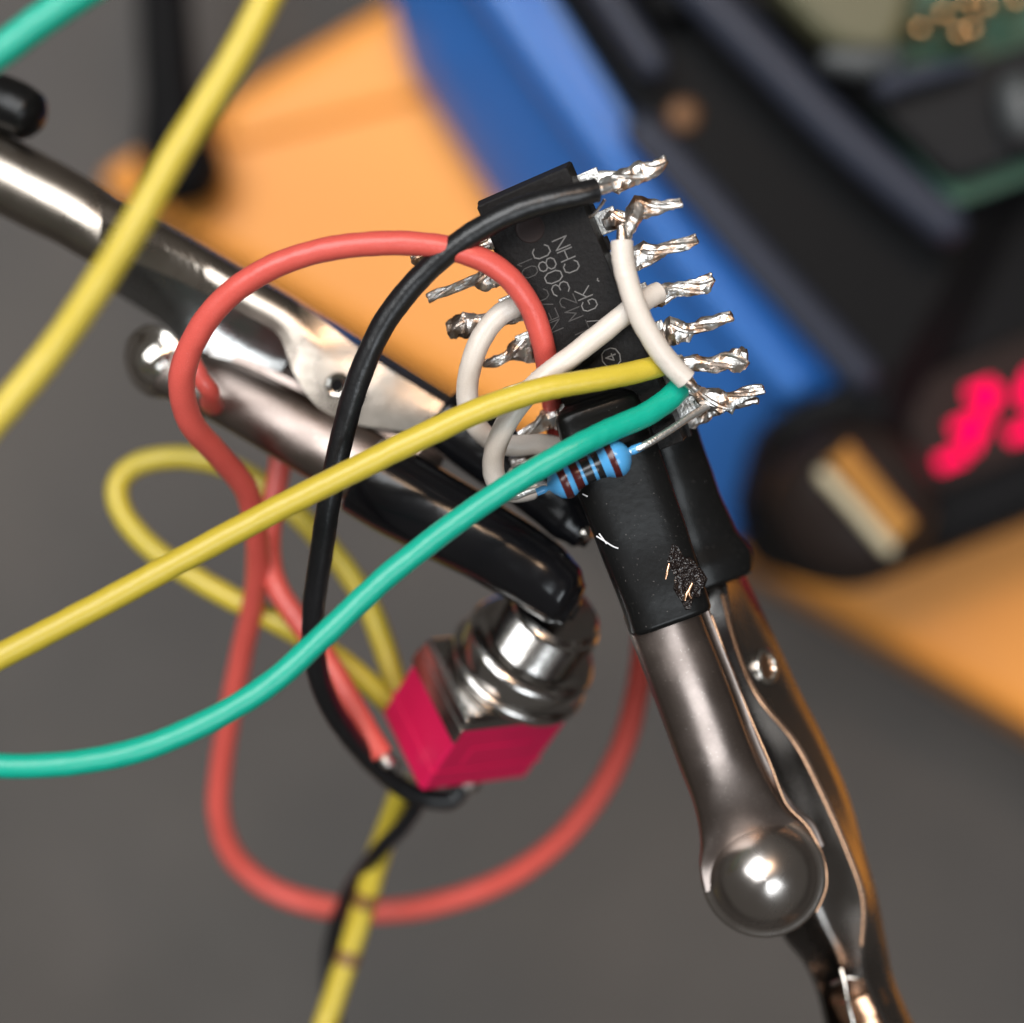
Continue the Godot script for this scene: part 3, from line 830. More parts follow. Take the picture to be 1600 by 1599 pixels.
	for q in [[Vector3(-28.34, 116.60, -18.64), Vector3(-27.76, 115.60, -17.11), Vector3(-28.76, 112.50, -16.15)], [Vector3(-25.78, 117.40, -17.31), Vector3(-25.27, 116.20, -15.72), Vector3(-26.38, 113.20, -14.73)], [Vector3(-23.21, 118.00, -16.15), Vector3(-22.95, 117.00, -14.32), Vector3(-23.95, 114.80, -13.14)], [Vector3(-20.70, 118.60, -15.01), Vector3(-20.82, 117.80, -12.94), Vector3(-21.78, 118.00, -11.28)], [Vector3(-17.55, 119.00, -13.16), Vector3(-17.60, 118.00, -11.19), Vector3(-18.43, 118.20, -9.67)], [Vector3(-14.98, 119.00, -11.75), Vector3(-14.99, 118.20, -10.32), Vector3(-15.51, 118.20, -9.45)]]:
		rows.append([q[0], q[0].lerp(q[1], 0.5), q[1], q[1].lerp(q[2], 0.5), q[2]])
	sheet(g, rows, 0.3, 5)
	commit("channel_floor", g, M.dull_steel, jaw, 0.6)
	g = G.new()
	rows = []
	for q in [[Vector3(-16.05, 119.00, -12.61), Vector3(-15.92, 117.60, -10.54), Vector3(-17.20, 118.40, -8.41)], [Vector3(-13.49, 119.00, -10.25), Vector3(-13.15, 117.60, -8.37), Vector3(-14.51, 118.60, -6.85)], [Vector3(-10.49, 119.00, -7.47), Vector3(-10.28, 117.80, -6.03), Vector3(-11.36, 118.80, -4.95)], [Vector3(-7.49, 119.00, -5.76), Vector3(-7.25, 118.00, -4.72), Vector3(-8.05, 119.00, -3.49)], [Vector3(-4.71, 119.00, -4.69), Vector3(-4.53, 118.00, -3.65), Vector3(-5.14, 119.00, -2.12)]]:
		rows.append([q[0], q[0].lerp(q[1], 0.5), q[1], q[1].lerp(q[2], 0.5), q[2]])
	sheet(g, rows, 0.3, 5)
	commit("inner_wall", g, M.dark_nickel, jaw, 0.6)
	# lower lever: half-round channel with thumb pad
	g = G.new()
	rows = []
	for q in [[Vector3(-23.24, 117.80, -9.83), 1.99, 0.9], [Vector3(-21.54, 118.20, -8.94), 1.98, 1.1], [Vector3(-19.32, 118.60, -8.05), 2.15, 1.3], [Vector3(-16.27, 119.00, -6.49), 2.31, 1.5], [Vector3(-12.80, 119.40, -4.59), 2.48, 1.7], [Vector3(-9.79, 119.80, -2.87), 2.55, 1.8], [Vector3(-7.65, 120.00, -1.59), 2.55, 1.8]]:
		var row := []
		for j in 13:
			var a := PI * (1.0 - j / 12.0)
			row.append(q[0] + ax * cos(a) * q[1] + up * (sin(a) * q[2]))
		row.push_front(q[0] - ax * (q[1] + 0.05) - up * 1.6)
		row.append(q[0] + ax * (q[1] + 0.5) - up * 0.1)
		rows.append(row)
	sheet(g, rows, 0.3, 5)
	var lever := commit("lever", g, M.dark_nickel, o, 0.6)
	g = G.new()
	lathe(g, Vector3(-24.27, 117.40, -10.12), Vector3(-0.45, 0.85, 0.25), [[0.01, 1.5], [0.6, 1.42], [1.2, 1.15], [1.7, 0.7], [2.0, 0.25], [2.3, 0.12], [2.5, 0.0], [2.55, -0.15], [2.5, -0.3], [0.01, -0.3]], 48)
	commit("thumb_pad", g, M.nickel, lever, 0.4)
	# tail tube that takes the rod
	g = G.new()
	tube(g, [Vector3(-77.78, 110.00, -41.61), Vector3(-58.42, 112.50, -33.14), Vector3(-40.59, 115.00, -25.48), Vector3(-35.96, 115.80, -23.57), Vector3(-32.31, 116.40, -21.72), Vector3(-29.14, 116.90, -19.99), Vector3(-26.47, 117.20, -18.12)], [2.6, 2.6, 2.6, 2.6, 2.55, 2.45, 2.2], 36, 8, 0.2)
	commit("tail_tube", g, M.clip_steel, o, 0.3)

# ---------------------------------------------------------------- toggle switch
func make_switch() -> void:
	var a := Vector3(0.432, 0.602, -0.672).normalized()
	var e1 := Vector3(0.418, 0.526, 0.741).normalized()
	e1 = (e1 - a * e1.dot(a)).normalized()
	var e2 := a.cross(e1).normalized()
	if e2.x < 0:
		e2 = -e2
	var A := Vector3(-6.37, 115.50, 9.60)
	var w1 := 7.0
	var w2 := 9.2
	var o := thing("toggle_switch", "miniature toggle switch with red body and shiny threaded collar hanging from the boot", "switch", A - a * 6.0 + e1 * w1 / 2 + e2 * w2 / 2)
	var top := A + e1 * w1 / 2 + e2 * w2 / 2
	var g := G.new()
	block(g, top - a * 3.4, e1 * w1 / 2, a * 3.4, e2 * w2 / 2, 0.25)
	var body := commit("body", g, M.switch_red, o, 0.8)
	g = G.new()
	block(g, top - a * 4.6, e1 * (w1 / 2 + 0.06), a * 0.09, e2 * (w2 / 2 + 0.06), 0.04)
	commit("mould_seam", g, M.switch_red, body, 0.8)
	g = G.new()
	block(g, top - a * 3.0 + e1 * w1 / 2, e1 * 0.07, a * 1.0, e2 * 2.6, 0.05)
	commit("raised_panel", g, M.switch_red, body, 0.8)
	g = G.new()
	block(g, top - a * 6.9, e1 * (w1 / 2 - 0.5), a * 0.4, e2 * (w2 / 2 - 0.5), 0.15)
	commit("terminal_plate", g, M.black_plastic, body, 0.8)
	g = G.new()
	block(g, top + a * 0.75, e1 * (w1 / 2 + 0.12), a * 0.75, e2 * (w2 / 2 + 0.1), 0.3)
	block(g, top - a * 0.35 - e2 * (w2 / 2 + 0.03), e1 * (w1 / 2 + 0.1), a * 0.75, e2 * 0.12, 0.08)
	var plate := commit("bracket", g, M.steel, o, 0.8)
	g = G.new()
	var seat := top + e2 * 1.0 + a * 1.5
	lathe(g, seat, a, [[0.01, 0.0], [4.6, 0.0], [4.95, 0.25], [5.05, 0.6], [4.95, 0.95], [4.6, 1.1], [0.01, 1.1]], 56)
	commit("washer", g, M.steel, plate, 0.5)
	g = G.new()
	lathe(g, seat + a * 1.08, a, [[0.01, 0.0], [4.5, 0.0], [4.75, 0.3], [4.75, 1.5], [4.5, 1.9], [3.9, 2.2], [0.01, 2.3]], 48)
	commit("round_nut", g, M.steel, plate, 0.6)
	g = G.new()
	var prof := [[0.01, 0.0]]
	for k in 7:
		prof.append([3.45, 0.15 + k * 0.42])
		prof.append([3.25, 0.36 + k * 0.42])
	prof.append([3.2, 3.2])
	prof.append([2.8, 3.5])
	prof.append([0.01, 3.5])
	lathe(g, seat + a * 3.3, a, prof, 40)
	commit("threaded_collar", g, M.steel, o, 0.9)
	g = G.new()
	tube(g, [seat + a * 6.7, seat + a * 7.4, seat + a * 8.0], [1.0, 0.95, 1.0], 20, 5, 0.6)
	commit("toggle_lever", g, M.steel, o)
	# soldered terminals on the underside
	for q in [[-0.9, -0.55], [0.0, -0.2], [0.9, 0.5]]:
		g = G.new()
		var p: Vector3 = top - a * 7.2 + e1 * w1 * 0.32 * q[0] + e2 * w2 * 0.25 * q[1]
		block(g, p - a * 1.0, e1 * 0.7, a * 1.2, e2 * 0.2, 0.08)
		var term := commit("terminal", g, M.tinned_lead, o)
		g = G.new()
		tube(g, [p - a * 1.0 - e2 * 0.2, p - a * 1.8, p - a * 2.6], [0.75, 0.85, 0.5], 14, 6, 0.5, 0.5)
		commit("solder", g, M.fluxed_solder, term, 0.86)
	# terminal with the red lead at the visible corner
	g = G.new()
	tube(g, [Vector3(-9.16, 112.60, 17.00), Vector3(-8.72, 112.40, 17.65), Vector3(-8.20, 112.10, 18.32)], [0.55, 0.75, 0.5], 16, 7, 0.5, 0.4)
	commit("solder", g, M.solder, o, 0.1)

# ---------------------------------------------------------------- everything behind, out of focus
func make_case() -> void:
	var o := thing("orange_case", "flat orange plastic case lying on the desk under the black and blue instrument", "case", Vector3(8.01, 5.00, -23.98))
	var g := G.new()
	solid(g, [Vector3(-49.19, 26.00, -38.18), Vector3(-11.71, 26.00, -60.28), Vector3(21.96, 26.00, -80.49), Vector3(109.80, 26.00, -27.78), Vector3(109.80, 26.00, 54.57), Vector3(58.56, 26.00, 24.63), Vector3(7.32, 26.00, -5.23)], 25.9, 2.5, 4.0)
	var base := commit("lower_shell", g, M.orange_plastic, o, 0.8)
	g = G.new()
	solid(g, [Vector3(-32.76, 27.20, -41.32), Vector3(-33.13, 27.20, -45.69), Vector3(-11.65, 27.20, -58.21), Vector3(2.18, 27.20, -50.20), Vector3(-11.65, 27.20, -46.71)], 1.4, 1.1, 3.0)
	commit("raised_lip", g, M.orange_plastic, base, 0.8)

func make_instrument() -> void:
	var o := thing("bench_instrument", "black and blue bench instrument with glowing red digits and round knob", "instrument", Vector3(40.08, 27.00, -29.11))
	# black housing
	var g := G.new()
	solid(g, [Vector3(2.38, 58.00, -53.93), Vector3(13.18, 58.00, -36.86), Vector3(34.20, 58.00, -13.46), Vector3(25.36, 56.00, -9.16), Vector3(23.57, 54.00, 0.03), Vector3(27.95, 52.00, 6.83), Vector3(34.94, 52.00, 8.31), Vector3(55.65, 52.00, 0.03), Vector3(80.07, 54.00, -10.22), Vector3(69.02, 58.00, -68.99), Vector3(6.27, 58.00, -68.99)], 30.0, 2.0, 2.5)
	var house := commit("housing", g, M.black_plastic, o, 0.8)
	# blue flank: two facets
	g = G.new()
	var rows := []
	for q in [
		[Vector3(-21.27, 33.00, -77.97), Vector3(-16.47, 40.00, -75.46), Vector3(-9.24, 48.00, -72.58), Vector3(-5.44, 54.00, -70.43), Vector3(-2.24, 54.00, -70.43)], [Vector3(-14.47, 33.00, -60.95), Vector3(-10.98, 40.00, -58.99), Vector3(-3.63, 48.00, -56.74), Vector3(0.00, 54.00, -55.05), Vector3(3.20, 54.00, -55.05)], [Vector3(-11.35, 33.00, -49.25), Vector3(-7.55, 40.00, -47.66), Vector3(0.00, 48.00, -47.83), Vector3(4.48, 54.00, -47.37), Vector3(7.69, 54.00, -47.69)],
		[Vector3(0.00, 33.00, -31.52), Vector3(4.12, 40.00, -32.22), Vector3(9.24, 48.00, -34.95), Vector3(12.17, 54.00, -36.16), Vector3(14.09, 54.00, -36.80)], [Vector3(12.06, 33.00, -12.73), Vector3(14.41, 40.00, -14.38), Vector3(20.46, 48.00, -19.77), Vector3(23.70, 54.00, -22.39), Vector3(25.62, 54.00, -23.03)],
		[Vector3(23.40, 33.00, 5.71), Vector3(24.71, 40.00, -0.65), Vector3(28.72, 48.00, -9.87), Vector3(33.31, 54.00, -12.78), Vector3(34.91, 54.00, -13.42)]]:
		rows.append(q + [q[4] - Vector3(0, 20, 0), q[0] - Vector3(0, 2, 0)])
	g.flat_cap_rings(rows)
	commit("blue_flank", g, M.blue_plastic, house, 0.93)
	g = G.new()
	tube(g, [Vector3(-13.01, 51.00, -71.18), Vector3(-3.12, 51.00, -55.90), Vector3(2.60, 51.00, -47.44), Vector3(8.78, 51.00, -38.66), Vector3(15.28, 51.00, -29.56), Vector3(22.11, 51.00, -20.78), Vector3(28.61, 51.00, -12.97)], [2.6, 2.6, 2.6, 2.6, 2.6, 2.5, 2.3], 24, 6, 0.8)
	commit("blue_rib", g, M.blue_plastic, house, 0.3)
	# grey edge strips
	for q in [[[Vector3(12.70, 58.50, -37.20), Vector3(18.15, 58.50, -31.26), Vector3(25.03, 58.50, -23.44), Vector3(34.11, 58.50, -13.42)], 1.9], [[Vector3(0.00, 64.00, -68.66), Vector3(16.90, 64.00, -50.42), Vector3(24.31, 64.00, -42.82), Vector3(32.22, 64.00, -34.92), Vector3(41.21, 64.00, -27.32)], 2.1], [[Vector3(-2.46, 62.00, -66.94), Vector3(7.68, 62.00, -51.58), Vector3(11.37, 62.00, -46.05), Vector3(13.52, 62.00, -42.98)], 1.5]]:
		g = G.new()
		tube(g, q[0], q[1], 18, 6, 0.9)
		commit("edge_strip", g, M.grey_plastic, house)
	g = G.new()
	solid(g, [Vector3(3.06, 63.00, -65.97), Vector3(9.78, 63.00, -65.97), Vector3(17.72, 63.00, -52.52), Vector3(16.81, 63.00, -47.64), Vector3(14.06, 63.00, -47.02)], 5.0, 1.2, 2.0)
	commit("raised_block", g, M.black_plastic, house, 0.8)
	# bare circuit board lying in the top
	g = G.new()
	solid(g, [Vector3(23.71, 64.00, -51.03), Vector3(42.06, 64.00, -29.02), Vector3(58.35, 64.00, -34.92), Vector3(54.71, 64.00, -55.89)], 1.6, 0.2)
	var board := commit("circuit_board", g, M.circuit_board_green, o, 0.8)
	g = G.new()
	solid(g, [Vector3(28.11, 67.00, -44.22), Vector3(41.26, 67.00, -30.77), Vector3(56.22, 67.00, -36.15), Vector3(53.23, 67.00, -45.42), Vector3(40.67, 67.00, -41.23), Vector3(34.09, 67.00, -40.04)], 2.9, 0.8, 2.0)
	commit("component", g, M.component_black, board, 0.8)
	g = G.new()
	solid(g, [Vector3(22.01, 68.00, -51.12), Vector3(29.74, 68.00, -43.09), Vector3(35.09, 68.00, -41.90), Vector3(37.17, 68.00, -45.77), Vector3(38.07, 68.00, -51.12)], 3.9, 1.4, 3.0)
	commit("component", g, M.olive_plate, board, 0.8)
	g = G.new()
	tube(g, [Vector3(29.58, 69.00, -41.85), Vector3(32.53, 69.00, -41.49), Vector3(35.19, 69.00, -41.85)], [1.2, 1.5, 1.1], 16, 6, 0.9)
	commit("component", g, M.grey_plate, board)
	g = G.new()
	tube(g, [Vector3(34.60, 69.00, -39.31), Vector3(37.86, 69.00, -40.31), Vector3(42.59, 69.00, -41.26)], [1.2, 1.0, 0.5], 16, 6, 0.9)
	commit("component", g, M.grey_plastic, board)
	g = G.new()
	tube(g, [Vector3(46.73, 69.00, -38.42), Vector3(47.32, 69.00, -36.05)], [2.2, 2.2], 16, 6, 0.9)
	commit("component", g, M.grey_plate, board)
	for q in [Vector3(39.71, 70.00, -45.74), Vector3(43.65, 70.00, -46.44), Vector3(42.35, 70.00, -44.38), Vector3(37.65, 70.00, -44.38), Vector3(41.18, 70.00, -43.97), Vector3(41.88, 70.00, -46.91), Vector3(46.47, 70.00, -47.03)]:
		g = G.new()
		lathe(g, q, Vector3(0.05, 1, 0.1), [[0.01, 0.6], [0.5, 0.5], [0.8, 0.2], [0.85, -3.0], [0.01, -3.0]], 16)
		commit("contact_pin", g, M.gold, board, 0.3)
	# copper coil glimpsed in the housing
	g = G.new()
	lathe(g, Vector3(16.78, 58.40, -38.79), Vector3.UP, [[0.01, 0.6], [1.0, 0.5], [1.6, 0.2], [1.7, -0.6], [0.01, -0.6]], 24)
	commit("screw", g, M.dull_brass, house, 0.5)
	# knob
	g = G.new()
	var kc := Vector3(33.22, 60.00, -0.47)
	lathe(g, kc, Vector3(-0.08, 1, 0.1), [[0.01, 3.2], [3.0, 3.1], [5.0, 2.7], [6.4, 1.9], [7.4, 0.7], [7.9, -0.8], [8.1, -2.5], [8.1, -9.0], [0.01, -9.0]], 48)
	var knob := commit("knob", g, M.brown_plastic, o, 0.6)
	g = G.new()
	tube(g, [Vector3(29.73, 63.60, -3.50), Vector3(32.71, 63.60, -0.21), Vector3(35.82, 63.60, 3.44)], 0.75, 16, 5, 0.9)
	commit("pointer", g, M.cream_plastic, knob, 0.3)
	g = G.new()
	block(g, Vector3(34.31, 63.20, -1.80), Vector3(3.3, 0, 4.0), Vector3.UP * 0.5, Vector3(1.0, 0, -0.85) * 1.15, 0.3)
	commit("brass_insert", g, M.brass, knob, 0.8)
	# display window and its digits
	g = G.new()
	solid(g, [Vector3(38.24, 55.00, -12.08), Vector3(57.35, 55.00, -20.36), Vector3(63.73, 55.00, -10.16), Vector3(41.42, 55.00, -1.56)], 3.0, 0.6, 2.0)
	var window := commit("display_window", g, M.brown_plastic, o, 0.8)
	var right := Vector3(0.93, 0, -0.36)
	var tall := Vector3(0.40, 0, -0.915)
	for d in [[Vector3(45.13, 55.50, -8.61), "abgcd"], [Vector3(52.12, 55.50, -11.28), "afgcd"]]:
		for s in d[1]:
			var w := 1.75
			var h := 3.7
			var c: Vector3 = d[0]
			var along := right
			match s:
				"a":
					c += tall * h
				"g":
					c += Vector3.ZERO
				"d":
					c -= tall * h
				"b":
					c += right * w + tall * h / 2
					along = tall
				"c":
					c += right * w - tall * h / 2
					along = tall
				"f":
					c += -right * w + tall * h / 2
					along = tall
			g = G.new()
			var half: float = w - 0.25 if along == right else h / 2 - 0.2
			block(g, c, along * half, Vector3.UP * 0.3, Vector3.UP.cross(along) * 0.72, 0.2)
			commit("display_segment", g, M.display_segment, window, 0.8)
	var l := OmniLight3D.new()
	l.name = "display_light"
	o.add_child(l)
	l.position = (Vector3(46.57, 60.00, -9.59) - Vector3(40.08, 27.00, -29.11)) * MM
	l.light_color = lin(1.0, 0.02, 0.08)
	l.light_energy = 0.00003
	l.light_size = 0.01
	l.omni_range = 1.0
	l.omni_attenuation = 2.0
	l.shadow_enabled = true

func make_plug() -> void:
	var o := thing("plug_lead", "thick black lead ending in a plug on the orange case", "plug", Vector3(-36.69, 32.00, -35.59))
	var g := G.new()
	tube(g, [Vector3(-47.64, 11.00, -132.74), Vector3(-43.22, 20.00, -97.67), Vector3(-40.16, 29.00, -76.52), Vector3(-39.18, 32.00, -65.51), Vector3(-38.76, 32.00, -56.96), Vector3(-38.33, 32.00, -50.55), Vector3(-37.86, 31.40, -44.26)], [2.9, 2.9, 2.9, 2.9, 3.0, 3.1, 3.3], 24, 6)
	commit("cable", g, M.black_plastic, o)
	g = G.new()
	tube(g, [Vector3(-38.00, 31.40, -45.68), Vector3(-37.47, 31.20, -41.44), Vector3(-36.93, 31.00, -38.47), Vector3(-36.53, 30.80, -36.93)], [3.4, 4.2, 4.7, 4.6], 24, 6, 0.6)
	commit("plug_body", g, M.black_plastic, o)

func _ready() -> void:
	# camera
	var cam := Camera3D.new()
	cam.name = "camera"
	add_child(cam)
	var at := CameraAttributesPhysical.new()
	at.frustum_focal_length = 45.93
	at.frustum_focus_distance = 0.1205
	at.exposure_aperture = 9.0
	at.frustum_near = 0.01
	at.frustum_far = 20.0
	cam.attributes = at
	cam.near = 0.01
	cam.far = 20.0
	cam.position = Vector3(0, 0.25, 0)
	cam.rotation = Vector3(-PI / 2, 0, 0)
	cam.current = true
	# surroundings: a dim indoor room's even light
	var we := WorldEnvironment.new()
	var env := Environment.new()
	env.background_mode = Environment.BG_COLOR
	env.background_color = lin(0.105, 0.098, 0.09)
	env.tonemap_mode = Environment.TONE_MAPPER_LINEAR
	env.tonemap_exposure = 1.0
	env.sdfgi_enabled = true
	env.ssao_enabled = true
	env.ssil_enabled = true
	we.environment = env
	we.name = "surroundings"
	add_child(we)
	noise.seed = 4
	noise.frequency = 0.55
	fine.seed = 9
	fine.frequency = 1.6
	make_materials()
	# lamps above the bench
	panel_lamp("panel_lamp", "large cool white panel lamp hanging over the bench outside the picture", Vector3(-160, 560, -170), Vector3(0, 130, 0), 400, 300, lin(0.96, 0.985, 1.0), 0.27, 1.6)
	panel_lamp("window_lamp", "pale blue wide light panel beyond the lower edge outside the picture", Vector3(170, 600, 200), Vector3(0, 130, 0), 320, 220, lin(0.88, 0.95, 1.0), 0.11, 1.0)
	panel_lamp("warm_lamp", "small warm desk lamp above the bench outside the picture", Vector3(75, 480, -180), Vector3(0, 130, 0), 60, 60, lin(1.0, 0.66, 0.42), 0.032, 5.0)
	# setting
	var g := G.new()
	var d: Array = [Vector3(-700, 0, -600), Vector3(700, 0, -600), Vector3(700, 0, 600), Vector3(-700, 0, 600)]
	solid(g, d, 25.0, 1.0)
	var desk := commit("desk", g, M.desk_top, self)
	desk.set_meta("kind", "structure")
	desk.set_meta("label", "plain grey-brown desk top far below the parts")
	make_case()
	make_instrument()
	make_plug()
	# the held things
	make_upright_clip()
	make_lying_clip()
	make_switch()
	make_chip()
	make_resistor()
	# wires
	wire("yellow_wire", "yellow wire running from the chip to the picture's left edge below the red loop", "yellow_insulation", [Vector3(9.66, 129.80, -9.13), Vector3(7.78, 130.90, -8.54), Vector3(5.02, 131.90, -7.93), Vector3(1.92, 132.60, -7.35), Vector3(-1.53, 132.90, -6.22), Vector3(-5.35, 133.00, -4.49), Vector3(-9.92, 133.20, -2.23), Vector3(-14.48, 133.40, 0.10), Vector3(-18.99, 133.80, 2.53), Vector3(-23.46, 134.20, 5.01), Vector3(-27.91, 134.60, 7.37), Vector3(-32.32, 135.00, 9.64), Vector3(-36.83, 135.00, 11.67), Vector3(-45.49, 134.00, 14.80), Vector3(-58.82, 130.00, 18.06), Vector3(-75.29, 122.00, 20.52)], [0.68, 0.70, 0.72, 0.74, 0.76, 0.78, 0.78, 0.78, 0.78, 0.78, 0.78, 0.78, 0.78, 0.78, 0.78, 0.78], true, false)
	wire("green_wire", "green wire running from the chip past the resistor to the picture's left edge", "green_insulation", [Vector3(10.30, 129.70, -7.61), Vector3(9.47, 130.20, -6.79), Vector3(7.97, 131.00, -5.81), Vector3(5.78, 132.00, -4.84), Vector3(3.44, 132.90, -3.65), Vector3(0.00, 133.40, -1.62), Vector3(-3.80, 133.80, 1.01), Vector3(-7.57, 134.20, 3.99), Vector3(-10.94, 134.60, 7.18), Vector3(-14.28, 135.00, 10.17), Vector3(-17.95, 135.60, 12.36), Vector3(-21.94, 136.20, 13.93), Vector3(-25.90, 136.80, 14.59), Vector3(-29.86, 137.20, 14.62), Vector3(-34.56, 137.50, 13.84), Vector3(-42.47, 137.00, 11.47), Vector3(-54.97, 134.00, 7.98), Vector3(-69.77, 128.00, 4.80)], 0.74, true, false)
	wire("black_wire", "black wire looping from the topmost chip lead down to the toggle switch", "black_insulation", [Vector3(5.06, 132.70, -19.26), Vector3(3.82, 133.00, -18.91), Vector3(1.91, 133.10, -18.47), Vector3(-0.38, 133.00, -17.68), Vector3(-2.88, 132.60, -16.29), Vector3(-5.41, 131.80, -14.27), Vector3(-7.70, 131.00, -11.57), Vector3(-9.20, 130.20, -8.59), Vector3(-10.26, 129.20, -5.51), Vector3(-11.24, 128.00, -1.57), Vector3(-12.00, 126.40, 2.44), Vector3(-12.71, 124.50, 6.17), Vector3(-12.88, 122.00, 9.64), Vector3(-12.33, 119.00, 12.65), Vector3(-11.04, 116.00, 15.44), Vector3(-9.13, 113.00, 18.15), Vector3(-7.04, 111.00, 20.01), Vector3(-4.58, 110.00, 20.61), Vector3(-3.57, 110.00, 19.60)], 0.74, true, false)
	wire("red_wire", "long red wire arching from the chip and dropping into the big loop below", "red_insulation", [Vector3(3.54, 122.50, -2.90), Vector3(3.05, 123.80, -4.52), Vector3(2.64, 125.80, -6.47), Vector3(2.31, 128.00, -8.35), Vector3(1.89, 129.60, -10.41), Vector3(1.01, 130.70, -12.65), Vector3(-0.54, 131.60, -14.45), Vector3(-2.69, 132.20, -15.53), Vector3(-5.38, 132.40, -16.05), Vector3(-8.45, 132.40, -16.08), Vector3(-11.55, 132.20, -15.69), Vector3(-14.69, 131.70, -14.67), Vector3(-17.53, 130.80, -12.91), Vector3(-19.52, 129.60, -10.60), Vector3(-20.57, 128.00, -8.15), Vector3(-20.42, 125.50, -5.68), Vector3(-18.96, 122.50, -3.52), Vector3(-17.72, 119.00, -1.26), Vector3(-17.56, 115.00, 2.23), Vector3(-18.26, 111.00, 5.93), Vector3(-19.72, 107.00, 10.30), Vector3(-20.99, 104.00, 14.81), Vector3(-22.16, 101.00, 19.50), Vector3(-22.60, 99.00, 23.46), Vector3(-21.70, 97.00, 27.02), Vector3(-18.93, 95.50, 29.81), Vector3(-14.74, 94.50, 31.43), Vector3(-9.66, 94.50, 31.74), Vector3(-5.05, 95.50, 30.72), Vector3(-0.50, 97.00, 28.73), Vector3(3.45, 99.00, 25.59), Vector3(6.57, 101.00, 21.45), Vector3(8.41, 103.00, 17.32), Vector3(9.29, 105.00, 13.29), Vector3(9.59, 107.50, 9.57), Vector3(9.45, 111.00, 6.38), Vector3(9.04, 113.00, 4.05), Vector3(8.16, 115.00, 1.79), Vector3(7.04, 117.00, -0.85)], [0.70, 0.70, 0.70, 0.71, 0.72, 0.72, 0.73, 0.74, 0.74, 0.75, 0.75, 0.76, 0.78, 0.8, 0.84, 0.84, 0.82, 0.82, 0.82, 0.82, 0.84, 0.84, 0.86, 0.88, 0.9, 0.9, 0.9, 0.9, 0.9, 0.9, 0.9, 0.9, 0.9, 0.88, 0.86, 0.84, 0.82, 0.8, 0.8])
	wire("red_wire", "short red wire curling behind the lying clip and soldered to the switch", "red_insulation", [Vector3(-20.74, 120.50, -11.83), Vector3(-20.75, 123.00, -10.11), Vector3(-20.19, 123.40, -8.75), Vector3(-19.62, 122.80, -7.79), Vector3(-19.89, 120.50, -7.09), Vector3(-19.55, 116.50, -7.39), Vector3(-17.84, 113.50, -6.58), Vector3(-16.31, 112.50, -4.47), Vector3(-16.72, 112.50, -0.88), Vector3(-17.08, 112.50, 2.27), Vector3(-16.63, 112.50, 4.97), Vector3(-15.13, 113.00, 7.41), Vector3(-13.15, 113.60, 9.92), Vector3(-11.32, 114.20, 12.89), Vector3(-9.96, 114.50, 15.30), Vector3(-8.98, 114.60, 16.84)], [0.5, 0.55, 0.6, 0.62, 0.7, 0.8, 0.8, 0.8, 0.8, 0.8, 0.8, 0.8, 0.8, 0.8, 0.8, 0.78], false, true)
	wire("white_wire", "short white jumper wire lying on top of the other white wire", "white_insulation", [Vector3(6.62, 132.30, -16.25), Vector3(6.69, 132.30, -14.98), Vector3(7.08, 132.30, -13.44), Vector3(7.70, 132.20, -11.72), Vector3(8.57, 131.90, -10.21), Vector3(9.53, 131.50, -9.00), Vector3(10.56, 131.20, -7.98)], 0.68, true, true)
	wire("white_wire", "white wire crossing the chip lettering and hooking back under the green wire", "white_insulation", [Vector3(9.03, 129.90, -13.44), Vector3(8.29, 130.30, -13.05), Vector3(7.21, 130.70, -12.30), Vector3(5.45, 130.90, -10.88), Vector3(3.69, 131.00, -9.47), Vector3(1.94, 131.00, -8.15), Vector3(0.47, 130.60, -6.61), Vector3(-0.55, 130.10, -5.00), Vector3(-1.14, 129.20, -3.34), Vector3(-1.00, 128.10, -1.97), Vector3(0.00, 127.00, -1.27), Vector3(1.22, 126.00, -1.40)], 0.68, true, false)
	wire("white_wire", "white wire curved into an open ring left of the chip", "white_insulation", [Vector3(1.59, 128.60, -13.23), Vector3(0.48, 128.70, -12.82), Vector3(-0.79, 128.80, -12.14), Vector3(-1.82, 128.70, -10.88), Vector3(-2.54, 128.40, -9.12), Vector3(-2.79, 127.90, -7.36), Vector3(-2.49, 127.20, -5.80), Vector3(-1.53, 126.50, -4.66), Vector3(0.00, 126.00, -4.19), Vector3(1.62, 125.80, -4.28), Vector3(3.26, 125.40, -4.05)], 0.69)
	wire("yellow_wire", "blurred yellow wire hanging close to the lens across the lying clip's tail", "yellow_insulation", [Vector3(-5.65, 142.00, -52.92), Vector3(-8.08, 147.00, -40.38), Vector3(-9.85, 149.50, -32.50), Vector3(-11.27, 150.00, -28.74), Vector3(-12.42, 150.00, -26.45), Vector3(-13.56, 150.00, -24.17), Vector3(-15.20, 150.00, -21.39), Vector3(-17.16, 150.00, -18.28), Vector3(-19.12, 150.00, -14.85), Vector3(-21.35, 149.50, -11.48), Vector3(-23.76, 149.00, -8.24), Vector3(-26.24, 149.00, -5.26), Vector3(-29.05, 149.00, -2.13), Vector3(-35.00, 148.00, 3.35), Vector3(-45.03, 144.00, 10.41), Vector3(-61.47, 136.00, 19.76)], 0.79)
	wire("green_wire", "blurred green wire end crossing the uppermost corner above the black sleeve", "green_insulation", [Vector3(3.66, 138.00, -47.56), Vector3(-7.06, 142.00, -39.16), Vector3(-14.41, 145.00, -33.44), Vector3(-19.71, 146.00, -29.55), Vector3(-22.09, 146.00, -28.02), Vector3(-24.81, 146.00, -26.22), Vector3(-27.19, 146.00, -24.45), Vector3(-30.25, 146.00, -22.41), Vector3(-37.06, 145.00, -18.17), Vector3(-46.59, 142.00, -12.69), Vector3(-61.47, 136.00, -5.20)], 0.88)
